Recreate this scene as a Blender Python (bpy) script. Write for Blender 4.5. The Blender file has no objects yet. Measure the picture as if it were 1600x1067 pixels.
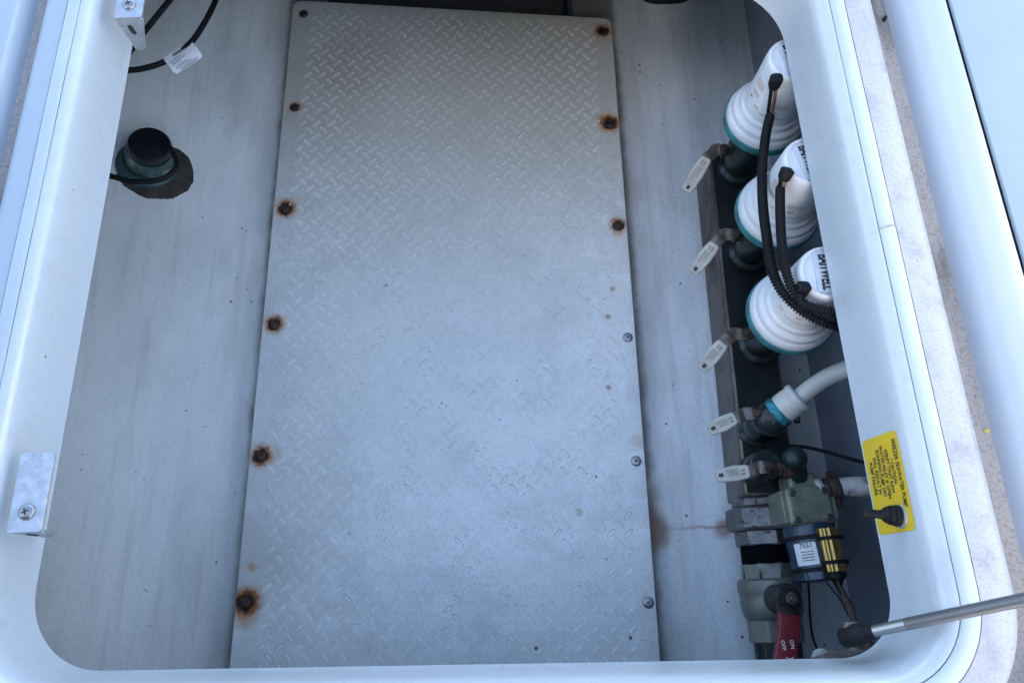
import bpy, bmesh, math, random
from mathutils import Vector, Matrix, noise
random.seed(7)
R = math.radians
scene = bpy.context.scene
COL = scene.collection

# ------------------------------------------------------------------ camera, sky, sun, exposure
HC = 0.62
TILT = R(19.0); ROLL = math.atan(100 / 3233)
FW = Vector((0, math.sin(TILT), -math.cos(TILT)))
UP0 = Vector((0, math.cos(TILT), math.sin(TILT))); RT0 = Vector((1, 0, 0))
RT = RT0 * math.cos(ROLL) - UP0 * math.sin(ROLL)
UP = UP0 * math.cos(ROLL) + RT0 * math.sin(ROLL)
cam_data = bpy.data.cameras.new('camera'); cam = bpy.data.objects.new('camera', cam_data); COL.objects.link(cam)
cam_data.sensor_width = 36; cam_data.lens = 1155 / 1600 * 36; cam_data.clip_start = 0.01; cam_data.clip_end = 500
cam.matrix_world = Matrix(((RT.x, UP.x, -FW.x, 0), (RT.y, UP.y, -FW.y, 0), (RT.z, UP.z, -FW.z, HC), (0, 0, 0, 1)))
scene.camera = cam

SUN_EL = R(30); SUN_AZ = R(200)            # compass-like angle of the sun, from +y clockwise
sun_dir = Vector((math.sin(SUN_AZ) * math.cos(SUN_EL), math.cos(SUN_AZ) * math.cos(SUN_EL), math.sin(SUN_EL)))
world = bpy.data.worlds.new('World'); scene.world = world; world.use_nodes = True
wn = world.node_tree; wn.nodes.clear()
sky = wn.nodes.new('ShaderNodeTexSky'); sky.sky_type = 'NISHITA'; sky.sun_disc = False
sky.sun_elevation = SUN_EL; sky.sun_rotation = SUN_AZ; sky.air_density = 1.0; sky.dust_density = 2.5; sky.ozone_density = 1.3
bg = wn.nodes.new('ShaderNodeBackground'); bg.inputs[1].default_value = 0.15
wo = wn.nodes.new('ShaderNodeOutputWorld')
wn.links.new(sky.outputs[0], bg.inputs[0]); wn.links.new(bg.outputs[0], wo.inputs[0])
sl = bpy.data.lights.new('sun', 'SUN'); sl.energy = 5.0; sl.angle = R(0.5); sl.color = (1, 0.95, 0.88)
so = bpy.data.objects.new('sun', sl); COL.objects.link(so)
so.rotation_euler = sun_dir.to_track_quat('Z', 'Y').to_euler()
scene.view_settings.view_transform = 'Standard'; scene.view_settings.look = 'None'
scene.view_settings.exposure = 2.55; scene.view_settings.gamma = 1; scene.view_settings.use_curve_mapping = False
scene.render.engine = 'CYCLES'
scene.cycles.max_bounces = 10; scene.cycles.diffuse_bounces = 6; scene.cycles.glossy_bounces = 4


def at(px, py, z):
    """world point on the level z seen at a photograph position (1600 x 1067)"""
    d = FW * 1155 + RT * (px - 800) - UP * (py - 533.5)
    return Vector((0, 0, HC)) + d * ((z - HC) / d.z)


# ------------------------------------------------------------------ materials
def new_mat(name):
    m = bpy.data.materials.new(name); m.use_nodes = True
    nt = m.node_tree; b = nt.nodes['Principled BSDF']
    return m, nt, b


class N:
    """small node helper"""
    def __init__(s, nt, coord='Object'):
        s.org = Vector((0, 0, 0)); s.nt = nt; s.tc = nt.nodes.new('ShaderNodeTexCoord').outputs[coord]

    def noise(s, scale, detail=4, rough=.55, vec=None, stretch=None):
        v = vec or s.tc
        if stretch:
            mp = s.nt.nodes.new('ShaderNodeMapping'); mp.inputs['Scale'].default_value = stretch
            s.nt.links.new(v, mp.inputs[0]); v = mp.outputs[0]
        n = s.nt.nodes.new('ShaderNodeTexNoise'); n.inputs['Scale'].default_value = scale
        n.inputs['Detail'].default_value = detail; n.inputs['Roughness'].default_value = rough
        s.nt.links.new(v, n.inputs['Vector']); return n.outputs[0]

    def voro(s, scale, rand=1.0):
        n = s.nt.nodes.new('ShaderNodeTexVoronoi'); n.inputs['Scale'].default_value = scale
        n.inputs['Randomness'].default_value = rand
        s.nt.links.new(s.tc, n.inputs['Vector']); return n

    def ramp(s, sock, a, b, lo=0.0, hi=1.0, smooth=True):
        n = s.nt.nodes.new('ShaderNodeMapRange'); n.inputs[1].default_value = a; n.inputs[2].default_value = b
        n.inputs[3].default_value = lo; n.inputs[4].default_value = hi
        if smooth: n.interpolation_type = 'SMOOTHSTEP'
        s.nt.links.new(sock, n.inputs[0]); return n.outputs[0]

    def math(s, op, a, b=None):
        n = s.nt.nodes.new('ShaderNodeMath'); n.operation = op
        for i, v in enumerate((a, b)):
            if v is None: continue
            if isinstance(v, (int, float)): n.inputs[i].default_value = v
            else: s.nt.links.new(v, n.inputs[i])
        return n.outputs[0]

    def mix(s, fac, a, b):
        n = s.nt.nodes.new('ShaderNodeMix'); n.data_type = 'RGBA'
        for i, v in ((0, fac), (6, a), (7, b)):
            if isinstance(v, (int, float)): n.inputs[i].default_value = v
            elif isinstance(v, tuple): n.inputs[i].default_value = (*v, 1)
            else: s.nt.links.new(v, n.inputs[i])
        return n.outputs[2]

    def bump(s, h, strength, dist, b):
        n = s.nt.nodes.new('ShaderNodeBump'); n.inputs['Strength'].default_value = strength
        n.inputs['Distance'].default_value = dist
        s.nt.links.new(h, n.inputs['Height']); s.nt.links.new(n.outputs[0], b.inputs['Normal']); return n

    def specks(s, scale, size, density):
        """sparse round specks: a voronoi cell shows its speck only when its random value is low"""
        v = s.voro(scale)
        sep = s.nt.nodes.new('ShaderNodeSeparateColor'); s.nt.links.new(v.outputs['Color'], sep.inputs[0])
        on = s.math('LESS_THAN', sep.outputs[0], density)
        sz = s.math('MULTIPLY', sep.outputs[1], size)
        hit = s.math('LESS_THAN', v.outputs['Distance'], sz)
        return s.math('MULTIPLY', on, hit)

    def spot(s, c, r, soft, wob):
        """mask round point c: 1 inside, falling to 0 at r*(1+soft); edge broken by the wobble noise"""
        d = s.nt.nodes.new('ShaderNodeVectorMath'); d.operation = 'DISTANCE'
        s.nt.links.new(s.tc, d.inputs[0]); d.inputs[1].default_value = Vector(c) - s.org
        k = s.math('ADD', d.outputs['Value'], s.math('MULTIPLY', s.math('SUBTRACT', wob, .5), r * 1.6))
        return s.ramp(k, r, r * (1 + soft), 1, 0)


def crevice(n, base, pa, pb, sgn):
    """old dirt plus painted contact shade of the plate along the edge pa-pb"""
    sx = n.nt.nodes.new('ShaderNodeSeparateXYZ'); n.nt.links.new(n.tc, sx.inputs[0])
    k = (pb[0] - pa[0]) / (pb[1] - pa[1])
    xe = n.math('ADD', n.math('MULTIPLY', n.math('SUBTRACT', sx.outputs[1], pa[1]), k), pa[0])
    d = n.math('MULTIPLY', n.math('SUBTRACT', sx.outputs[0], xe), sgn)
    d = n.math('ADD', d, n.math('MULTIPLY', n.math('SUBTRACT', n.noise(28, 5), .5), .018))
    m1 = n.math('MULTIPLY', n.ramp(d, .002, .019, 1, 0), .86)  # dark band: part dirt, part the plate's contact shadow painted in
    m2 = n.math('MULTIPLY', n.ramp(d, .01, .085, 1, 0), n.ramp(n.noise(7, 5), .35, .65, .1, .45))
    base = n.mix(m2, base, (.26, .24, .19)); return n.mix(m1, base, (.085, .07, .055))


def right_dirt(n, base):
    """the ledge is dirty on the right side of the hatch, fairly clean on the left"""
    sx = n.nt.nodes.new('ShaderNodeSeparateXYZ'); n.nt.links.new(n.tc, sx.inputs[0])
    clean = n.math('MULTIPLY', n.ramp(sx.outputs[0], -.2, .1, 1, 0), .85)
    base = n.mix(clean, base, (.34, .39, .43))
    # black grime caught along the gasket edge on the right
    d = n.math('SUBTRACT', sx.outputs[0], .360); d = n.math('ADD', d, n.math('MULTIPLY', n.math('SUBTRACT', n.noise(60, 6, .7), .5), .03))
    g = n.math('MULTIPLY', n.ramp(d, .0, .018, 1, 0), n.ramp(n.noise(14, 5), .42, .6)); g = n.math('MULTIPLY', g, n.ramp(sx.outputs[0], .1, .3))
    g = n.math('MULTIPLY', g, n.ramp(n.noise(300, 3, .7), .35, .6, .3, 1))
    return n.mix(n.math('MULTIPLY', g, .85), base, (.09, .08, .085))


def hull_marks(n, base):
    base = crevice(n, base, (-.3695, -.2), (-.358, .981), -1)
    wob = n.noise(150, 4)
    for px, py, r, k in ((393, 472, .0016, .8), (361, 471, .0018, .8), (386, 452, .0014, .7), (338, 878, .0013, .8), (316, 340, .0012, .8), (291, 641, .0012, .9), (378, 357, .0015, .6), (384, 361, .0012, .6)):
        p = at(px, py, ZF) if False else at(px, py, -.412); base = n.mix(n.math('MULTIPLY', n.spot(p, r, .5, wob), k), base, (.13, .06, .03))
    return base


def gelcoat(name, col, rough=.35, dirt=(.25, .24, .23), dirt_amt=.3, dirt_scale=9, speck=.1, speck_scale=60, grain=.15, coat=.0,
            stretch=None, lo=.45, hi=.75, blotch=.06, speck_size=.16, extra=None):
    m, nt, b = new_mat(name); n = N(nt)
    base = n.mix(n.ramp(n.noise(3.5, 5), .35, .65), tuple(c * (1 - blotch) for c in col), tuple(min(1, c * (1 + blotch)) for c in col))
    dm = n.math('MULTIPLY', n.ramp(n.noise(dirt_scale, 8, .65, stretch=stretch), lo, hi), dirt_amt)
    base = n.mix(dm, base, dirt)
    fine = n.math('MULTIPLY', n.ramp(n.noise(360, 3, .8), .46, .66), dirt_amt * (.5 if stretch else .5))
    base = n.mix(fine, base, dirt)
    if speck: base = n.mix(n.math('MULTIPLY', n.specks(speck_scale, speck_size, speck), .8), base, (.06, .055, .05))
    if speck: base = n.mix(n.math('MULTIPLY', n.specks(speck_scale * .4, speck_size * .5, speck), .7), base, (.10, .085, .07))
    if stretch: base = n.mix(n.math('MULTIPLY', n.ramp(n.noise(60, 5, .6, stretch=(1, .07, 1)), .50, .70), .22), base, dirt)
    if extra: base = extra(n, base)
    nt.links.new(base, b.inputs['Base Color'])
    b.inputs['Roughness'].default_value = rough
    b.inputs['Coat Weight'].default_value = coat; b.inputs['Coat Roughness'].default_value = .12
    n.bump(n.noise(90, 6, .6), grain, .0012, b)
    return m


def plain(name, col, rough=.5, metal=0.0, var=.12, scale=40, dirt=None, dirt_amt=0, bump=.1, dirt_scale=18, lo=.45, hi=.7, coat=0):
    m, nt, b = new_mat(name); n = N(nt)
    base = n.mix(n.ramp(n.noise(scale, 5), .3, .7), tuple(c * (1 - var) for c in col), tuple(min(1, c * (1 + var)) for c in col))
    if dirt:
        f = n.math('MULTIPLY', n.ramp(n.noise(dirt_scale, 7, .65), lo, hi), dirt_amt)
        base = n.mix(f, base, dirt)
        if metal: nt.links.new(n.math('SUBTRACT', metal, n.math('MULTIPLY', f, metal * .8)), b.inputs['Metallic'])
        nt.links.new(n.math('ADD', rough, n.math('MULTIPLY', f, .3)), b.inputs['Roughness'])
    else:
        b.inputs['Metallic'].default_value = metal; b.inputs['Roughness'].default_value = rough
    nt.links.new(base, b.inputs['Base Color']); b.inputs['Coat Weight'].default_value = coat
    if bump: n.bump(n.noise(scale * 5, 5), bump, .001, b)
    return m


M = {}
M['rim'] = gelcoat('rim_gelcoat', (.46, .49, .51), .28, (.26, .25, .25), .16, 60, .10, 80, .05, .4, lo=.50, hi=.72, blotch=.03, speck_size=.12)
M['strip'] = gelcoat('seal_strip', (.42, .47, .47), .5, (.40, .38, .36), .22, 22, .08, 80, .12)
M['ledge'] = gelcoat('dirty_ledge', (.37, .375, .39), .5, (.17, .155, .155), .6, 26, .25, 160, .2, lo=.46, hi=.78, speck_size=.15, extra=right_dirt)
M['gutter'] = gelcoat('stained_gutter', (.37, .325, .28), .5, (.07, .06, .055), .9, 13, .15, 130, .15, stretch=(1, .22, 1), lo=.46, hi=.66)
M['deck'] = gelcoat('deck_gelcoat', (.34, .38, .42), .3, (.36, .36, .36), .12, 26, .08, 70, .05, .3, lo=.5, blotch=.03, speck_size=.12)
M['barshade'] = plain('tread_shade_tone', (.50, .50, .46), .7, 0, .3, 30, (.62, .62, .58), .9, .0, 14, .4, .62)  # tone for the shade painted beside the tread bars
M['deckdim'] = gelcoat('deck_dimmed', (.27, .33, .39), .4, (.36, .36, .36), .12, 26, .06, 60, .05, .15, lo=.5, blotch=.03, speck_size=.10)  # outer deck colour lowered to offset bright bounce light
M['under'] = gelcoat('deck_underside', (.13, .13, .13), .8, dirt_amt=.3)
M['dark'] = plain('black_gap', (.02, .022, .025), .8)
M['hull'] = gelcoat('hull_paint', (.77, .78, .73), .36, (.36, .35, .31), .40, 9, .25, 95, .45, .2, stretch=(1, .35, 1), lo=.40, speck_size=.11, extra=hull_marks)
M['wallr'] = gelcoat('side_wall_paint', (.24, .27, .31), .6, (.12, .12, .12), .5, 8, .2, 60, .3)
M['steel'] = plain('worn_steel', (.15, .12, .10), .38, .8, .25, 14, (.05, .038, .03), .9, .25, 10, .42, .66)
M['topsteel'] = plain('dark_manifold_top', (.018, .024, .024), .34, .3, .4, 14, (.01, .01, .01), .8, .25, 12, .42, .66)  # near-black steel for the manifold's top and right faces
M['bronze'] = plain('verdigris_bronze', (.013, .028, .027), .38, .4, .5, 30, (.012, .012, .012), .8, .4, 25, .4, .65, .2)
M['castgrey'] = plain('cast_bronze_grey', (.20, .21, .18), .5, .5, .25, 30, (.05, .05, .04), .7, .35, 30, .48, .7)
M['hexsteel'] = plain('pitted_nickel', (.16, .155, .15), .45, .5, .3, 40, (.02, .018, .016), .9, .3, 150, .56, .62)
M['rust'] = plain('rusty_steel', (.055, .032, .022), .65, .3, .5, 60, (.012, .008, .006), .85, .6, 50)
M['rusthead'] = plain('rusted_screw', (.03, .016, .010), .5, .4, .6, 120, (.10, .04, .02), .5, .4, 160)
M['blackiron'] = plain('black_corroded_iron', (.018, .014, .012), .45, .4, .5, 70, (.06, .04, .035), .7, .6, 90, .5, .65)
M['clip'] = plain('lever_steel', (.11, .095, .085), .38, .75, .3, 50, (.05, .03, .02), .8, .3, 40)
M['cream'] = plain('cream_vinyl_sleeve', (.42, .40, .33), .5, 0, .08, 60, (.22, .17, .12), .5, .1, 50, .5, .75)
M['ink'] = plain('black_ink', (.02, .02, .022), .6, bump=0)
M['fadedink'] = plain('faded_black_ink', (.12, .115, .10), .6, bump=0)
M['orangeink'] = plain('faded_orange_ink', (.35, .16, .08), .6, bump=0)
M['white'] = plain('white_plastic', (.66, .67, .66), .38, 0, .03, 30, (.35, .32, .28), .3, .04, 40, .55, .8)
M['cap'] = plain('motor_cap_plastic', (.58, .62, .66), .45, 0, .04, 30, bump=.04)
M['labelgrey'] = plain('pale_label', (.52, .56, .60), .5, 0, .05, 30, bump=0)
M['teal'] = plain('teal_plastic', (.012, .16, .17), .42, 0, .3, 40, (.02, .05, .05), .7, .2, 50)
M['rubber'] = plain('black_rubber', (.006, .006, .007), .6, 0, .2, 60, bump=.1)
M['rubber'].node_tree.nodes['Principled BSDF'].inputs['Specular IOR Level'].default_value = .22
M['wire'] = plain('copper_brown_wire', (.16, .09, .06), .5, .2, .2)
M['hose'] = plain('white_hose', (.56, .56, .51), .42, 0, .05, 30, (.40, .36, .28), .4, .05, 30)
M['rawhose'] = plain('stained_hose', (.48, .46, .44), .6, 0, .1, 40, (.10, .06, .05), .9, .3, 45, .42, .6)
M['olive'] = plain('olive_translucent_plastic', (.15, .165, .115), .35, 0, .3, 30, (.04, .045, .03), .8, .1, 22, coat=.2)
M['blue'] = plain('blue_motor_paint', (.008, .032, .065), .35, .1, .3, 25, (.01, .02, .035), .7, .15, 25, coat=.3)
M['brass'] = plain('gold_anodised', (.34, .225, .07), .28, 1, .15, 50, (.10, .06, .02), .4, .1, 40)
M['red'] = plain('red_vinyl', (.16, .006, .012), .4, 0, .15, 40, bump=.05)
M['yellow'] = plain('yellow_vinyl_label', (.68, .44, .004), .45, 0, .03, 30, (.45, .36, .05), .25, .0, 60)
M['alu'] = plain('brushed_aluminium', (.44, .46, .48), .38, .7, .15, 90, (.32, .31, .30), .6, .25, 70, .42, .62)
M['rod'] = plain('strut_steel', (.30, .30, .30), .34, .9, .08, 30, bump=.03)
M['screw'] = plain('screw_steel', (.34, .33, .32), .35, .8, .2, 90, (.07, .05, .04), .6, .2, 90)
M['brown'] = plain('brown_bedding', (.045, .035, .025), .7, 0, .4, 40, bump=.4)
M['greenh'] = plain('green_housing', (.018, .065, .058), .5, 0, .4, 25, (.08, .12, .105), .5, .25, 30)
M['scuffed'] = plain('scuffed_collar', (.06, .11, .10), .5, 0, .3, 40, (.45, .47, .44), .6, .25, 40)
M['tag'] = plain('tag_paper', (.58, .60, .62), .45, 0, .03, 30, bump=0)
M['navy'] = plain('navy_well', (.03, .04, .055), .7)
M['leaf'] = plain('leaf_scrap', (.45, .42, .08), .6)
M['lid'] = gelcoat('lid_gelcoat', (.8, .8, .8), .35)


# ------------------------------------------------------------------ mesh helpers
ORG = {}


class MB:
    def __init__(s): s.v = []; s.f = []; s.mi = []

    def face(s, idx, m=0): s.f.append(idx); s.mi.append(m)

    def loft(s, rings, closed=True, cap0=False, cap1=False, mats=None, wrap=False):
        base = len(s.v); k = len(rings[0])
        for r in rings: s.v.extend(Vector(p) for p in r)
        nr = len(rings)
        for i in range(nr if wrap else nr - 1):
            i2 = (i + 1) % nr
            for j in range(k if closed else k - 1):
                j2 = (j + 1) % k
                s.face((base + i * k + j, base + i * k + j2, base + i2 * k + j2, base + i2 * k + j), mats[j] if mats else 0)
        if cap0: s.face(tuple(base + j for j in reversed(range(k))))
        if cap1: s.face(tuple(base + (nr - 1) * k + j for j in range(k)))

    def lathe(s, prof, o=(0, 0, 0), ax=(0, 0, 1), n=32, c0=True, c1=True, ref=None):
        """prof: (radius, height) along the axis"""
        o = Vector(o); ax = Vector(ax).normalized(); a, b = basis(ax, ref)
        rings = [[o + ax * h + (a * math.cos(t) + b * math.sin(t)) * r for t in (2 * math.pi * q / n for q in range(n))] for r, h in prof]
        s.loft(rings, True, c0, c1)

    def cyl(s, p0, p1, r0, r1=None, n=20, ref=None):
        p0 = Vector(p0); p1 = Vector(p1); L = (p1 - p0).length
        s.lathe([(r0, 0), (r0 if r1 is None else r1, L)], p0, p1 - p0, n, ref=ref)

    def tube(s, pts, r, n=10, ribs=None, caps=True):
        pts = [Vector(p) for p in pts]; rings = []
        t0 = (pts[1] - pts[0]).normalized(); a, b = basis(t0)
        for i, p in enumerate(pts):
            t = (pts[min(i + 1, len(pts) - 1)] - pts[max(i - 1, 0)]).normalized()
            a = (a - t * a.dot(t)).normalized(); b = t.cross(a)
            rr = r(i) if callable(r) else r
            rings.append([p + (a * math.cos(q) + b * math.sin(q)) * rr for q in (2 * math.pi * k / n for k in range(n))])
        s.loft(rings, True, caps, caps)

    def box(s, c, sx, sy, sz, X=(1, 0, 0), Y=(0, 1, 0)):
        c = Vector(c); X = Vector(X).normalized(); Y = Vector(Y).normalized(); Z = X.cross(Y)
        b = len(s.v)
        for dz in (-1, 1):
            for dx, dy in ((-1, -1), (1, -1), (1, 1), (-1, 1)):
                s.v.append(c + X * dx * sx / 2 + Y * dy * sy / 2 + Z * dz * sz / 2)
        for q in ((3, 2, 1, 0), (4, 5, 6, 7), (0, 1, 5, 4), (1, 2, 6, 5), (2, 3, 7, 6), (3, 0, 4, 7)): s.face(tuple(b + i for i in q))

    def prism(s, outline, o, X, Y, t):
        """outline in (x,y) on plane o,X,Y, extruded by t along X x Y"""
        o = Vector(o); X = Vector(X).normalized(); Y = Vector(Y).normalized(); Z = X.cross(Y).normalized()
        lo = [o + X * x + Y * y for x, y in outline]; s.loft([lo, [p + Z * t for p in lo]], True, True, True)

    def strap(s, pts, W, w, t):
        """flat bar following pts; W is the width direction, w the width (or list), t the thickness"""
        pts = [Vector(p) for p in pts]; rings = []
        for i, p in enumerate(pts):
            d = (pts[min(i + 1, len(pts) - 1)] - pts[max(i - 1, 0)]).normalized()
            Wn = Vector(W[i] if isinstance(W, list) else W); Wn = (Wn - d * Wn.dot(d)).normalized(); Nn = d.cross(Wn)
            ww = w[i] if isinstance(w, list) else w
            c = .3
            rings.append([p + Wn * x * ww / 2 + Nn * y * t / 2 for x, y in ((-1, -1 + c), (-1 + c * t / ww * 1.2, -1), (1 - c * t / ww * 1.2, -1), (1, -1 + c), (1, 1 - c), (1 - c * t / ww * 1.2, 1), (-1 + c * t / ww * 1.2, 1), (-1, 1 - c))])
        s.loft(rings, True, True, True)

    def build(s, name, mats, parent=None, smooth=35, bevel=0, loc=None, seg=2):
        """link as ONE object; vertices were given in world space"""
        org = ORG[parent.name] if parent else Vector(loc or (0, 0, 0))
        me = bpy.data.meshes.new(name); me.from_pydata([tuple(v - org) for v in s.v], [], s.f)
        for m in (mats if isinstance(mats, (list, tuple)) else [mats]): me.materials.append(m)
        me.polygons.foreach_set('material_index', s.mi)
        bm = bmesh.new(); bm.from_mesh(me); bmesh.ops.recalc_face_normals(bm, faces=bm.faces); bm.to_mesh(me); bm.free()
        me.validate()
        if smooth:
            me.polygons.foreach_set('use_smooth', [True] * len(me.polygons)); me.set_sharp_from_angle(angle=R(smooth))
        o = bpy.data.objects.new(name, me); COL.objects.link(o)
        if parent: o.parent = parent
        else: o.location = org
        ORG[o.name] = org
        if bevel:
            bv = o.modifiers.new('bevel', 'BEVEL'); bv.width = bevel; bv.segments = seg; bv.limit_method = 'ANGLE'; bv.angle_limit = R(35); bv.harden_normals = False
        return o


def basis(t, ref=None):
    r = Vector(ref) if ref is not None else (Vector((0, 0, 1)) if abs(t.z) < .9 else Vector((0, 1, 0)))
    a = (r - t * r.dot(t)).normalized(); return a, t.cross(a)


def spline(pts, n=14):
    """Catmull-Rom through pts"""
    P = [Vector(p) for p in pts]; P = [P[0] * 2 - P[1]] + P + [P[-1] * 2 - P[-2]]; out = []
    for i in range(1, len(P) - 2):
        for k in range(n):
            t = k / n; a, b, c, d = P[i - 1], P[i], P[i + 1], P[i + 2]
            out.append(.5 * ((2 * b) + (c - a) * t + (2 * a - 5 * b + 4 * c - d) * t * t + (3 * b - a - 3 * c + d) * t ** 3))
    out.append(P[-2]); return out


def resample(pts, step):
    out = [pts[0]]; acc = 0
    for a, b in zip(pts, pts[1:]):
        L = (b - a).length; pos = step - acc
        while pos <= L: out.append(a + (b - a) * (pos / L)); pos += step
        acc = (acc + L) % step
    return out


def tag(o, label=None, cat=None, group=None, kind=None):
    if label: o['label'] = label
    if cat: o['category'] = cat
    if group: o['group'] = group
    if kind: o['kind'] = kind
    return o


def thing(name, loc, label, cat, group=None):
    o = bpy.data.objects.new(name, None); COL.objects.link(o); o.location = loc; o.empty_display_size = .02
    ORG[o.name] = Vector(loc); return tag(o, label, cat, group)


def kids(o): return [c for c in COL.objects if c.parent == o]


def copy_tree(o, parent=None):
    c = o.copy(); COL.objects.link(c)
    if parent: c.parent = parent
    for ch in kids(o): copy_tree(ch, c)
    return c


def text2d(s, size, align='CENTER', spacing=1.0, bold=0.0):
    cu = bpy.data.curves.new('lettering', 'FONT'); cu.body = s; cu.size = size; cu.align_x = align; cu.align_y = 'CENTER'
    cu.space_character = spacing; cu.resolution_u = 2; cu.offset = bold
    ob = bpy.data.objects.new('lettering', cu); COL.objects.link(ob)
    me = bpy.data.meshes.new_from_object(ob.evaluated_get(bpy.context.evaluated_depsgraph_get()))
    v = [(p.co.x, p.co.y) for p in me.vertices]; f = [tuple(p.vertices) for p in me.polygons]
    bpy.data.objects.remove(ob); bpy.data.curves.remove(cu); bpy.data.meshes.remove(me)
    return v, f


def add_text(mb, s, size, fn, ox=0, oy=0, align='CENTER', sx=1.0, bold=0.0, spacing=1.0):
    v, f = text2d(s, size, align, spacing, bold); b = len(mb.v)
    mb.v.extend(Vector(fn(x * sx + ox, y + oy)) for x, y in v)
    for q in f: mb.face(tuple(b + i for i in q))


def dash_line(mb, fn, x0, x1, y, h, seed=1):
    """illegible small print: a row of short dashes"""
    rnd = random.Random(seed); x = x0
    while x < x1:
        w = min(rnd.uniform(.6, 2.2) * h, x1 - x)
        b = len(mb.v); mb.v.extend(Vector(fn(*p)) for p in ((x, y - h / 2), (x + w, y - h / 2), (x + w, y + h / 2), (x, y + h / 2))); mb.face((b, b + 1, b + 2, b + 3))
        x += w + rnd.uniform(.25, .6) * h


# ------------------------------------------------------------------ hatch rim (rounded four-sided opening, swept profile)
CORN = [((-.4355, -.050), .070), ((.3285, -.060), .052), ((.3245, .672), .092), ((-.4300, .765), .09)]   # counter-clockwise


def rim_path(nseg=14, sub=10):
    pts = []; n = len(CORN); arcs = []
    for i in range(n):
        P = Vector((*CORN[i][0], 0)); A = Vector((*CORN[i - 1][0], 0)); B = Vector((*CORN[(i + 1) % n][0], 0)); r = CORN[i][1]
        u = (A - P).normalized(); v = (B - P).normalized(); ang = u.angle(v); d = r / math.tan(ang / 2)
        c = P + (u + v).normalized() * (r / math.sin(ang / 2))
        a0 = (P + u * d - c); a1 = (P + v * d - c)
        t0 = math.atan2(a0.y, a0.x); t1 = math.atan2(a1.y, a1.x)
        if t1 < t0: t1 += 2 * math.pi
        arcs.append((c, r, t0, t1))
    for i, (c, r, t0, t1) in enumerate(arcs):
        for k in range(nseg + 1):
            t = t0 + (t1 - t0) * k / nseg; nn = Vector((math.cos(t), math.sin(t), 0)); pts.append((c + nn * r, nn))
        c2, r2, s0, _ = arcs[(i + 1) % n]
        nn = Vector((math.cos(t1), math.sin(t1), 0)); e = c + nn * r; n2 = Vector((math.cos(s0), math.sin(s0), 0)); e2 = c2 + n2 * r2
        for k in range(1, sub): f = k / sub; pts.append((e.lerp(e2, f), nn.lerp(n2, f).normalized()))
    return pts


PATH = rim_path()


def sweep(mb, prof, closed_prof=False, mats=None, wob=0.0):
    rings = []
    for q, (p, n) in enumerate(PATH):
        k = .935 + .065 * n.x
        w = wob * noise.noise(p * 9)
        rings.append([p + n * (o * k + w) + Vector((0, 0, z)) for o, z in prof])
    mb.loft(rings, closed_prof, mats=mats, wrap=True)


rim = thing('deck_hatch', (-.05, .35, -.075), 'white moulded deck hatch with rounded corners and gasket strip, its lid raised', 'hatch')
mb = MB(); sweep(mb, [(.004, -.078), (.0005, -.0775), (-.0005, -.0765), (0, -.075), (.002, -.052), (.0045, -.022), (.0055, -.016), (.0075, -.0105), (.0105, -.006), (.014, -.003),
                      (.0175, -.0015), (.0185, -.0015), (.0187, -.004), (.03, -.006), (.03, -.012), (.012, -.030), (.010, -.070), (.004, -.078)], wob=0)
mb.build('inner_lip', M['rim'], rim, 50)
mb = MB(); sweep(mb, [(.0193, -.006), (.0193, -.0012), (.0205, -.0002), (.026, .0002), (.033, -.0004), (.0345, -.0015), (.0350, -.006)], wob=.0005)
mb.build('gasket_strip', M['strip'], rim, 40)
mb = MB(); sweep(mb, [(.0352, -.006), (.0358, -.0022), (.045, -.003), (.060, -.0055), (.067, -.009), (.0705, -.016), (.0715, -.024)], wob=.0002)
mb.build('outer_ledge', M['ledge'], rim, 60)
mb = MB(); sweep(mb, [(.0700, -.0235), (.0735, -.0262), (.083, -.0265), (.0885, -.0235), (.0905, -.0225)], wob=0)
mb.build('drain_gutter', M['gutter'], rim, 60)
mb = MB(); sweep(mb, [(.0895, -.0235), (.0920, -.017), (.0950, -.008), (.0990, -.0025), (.105, 0), (.113, .0003), (.128, -.001), (.1395, -.0016), (.1410, -.0022), (.142, -.0045), (.142, -.008), (.142, -.03)], wob=.0002)
mb.build('outer_lip', M['deck'], rim, 24)
# small joint in the gasket strip, and old sealant smears
mb = MB(); a = at(1374, 358, .0006); b2 = at(1404, 350, .0006); mb.strap([a, a.lerp(b2, .5) + Vector((0, .0006, 0)), b2], (0, 1, 0), .0016, .0006)
mb.build('strip_joint', M['gutter'], rim)

# deck round the hatch
mb = MB(); sweep(mb, [(.1424, -.0045), (.1424, -.03), (.1452, -.03), (.1452, -.0045)]); tag(mb.build('deck_gap', M['dark']), kind='structure')
mb = MB(); sweep(mb, [(.1455, -.032), (.1455, -.004), (.1468, -.002), (.15, -.0015), (.40, -.0015), (1.1, -.0015), (1.1, -.06), (.02, -.06), (.008, -.05)], wob=0)
tag(mb.build('deck', M['deckdim'], None, 40), kind='structure')

# ------------------------------------------------------------------ bilge compartment
ZF = -.412; ZP = -.388
PL = [Vector((-.358, .981, 0)), Vector((.185, .921, 0)), Vector((.1725, -.2, 0)), Vector((-.3695, -.2, 0))]   # plate corners
fold_l = [at(325, 0, ZF), at(300, 300, ZF), at(281, 600, ZF), at(258, 850, ZF), at(238, 1045, ZF)]


def interp_x(pts, y):
    pts = sorted(pts, key=lambda p: p.y)
    if y <= pts[0].y: return pts[0].x
    if y >= pts[-1].y: return pts[-1].x
    for a, b in zip(pts, pts[1:]):
        if a.y <= y <= b.y: return a.x + (b.x - a.x) * (y - a.y) / (b.y - a.y)


SL = math.tan(R(21))


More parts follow.
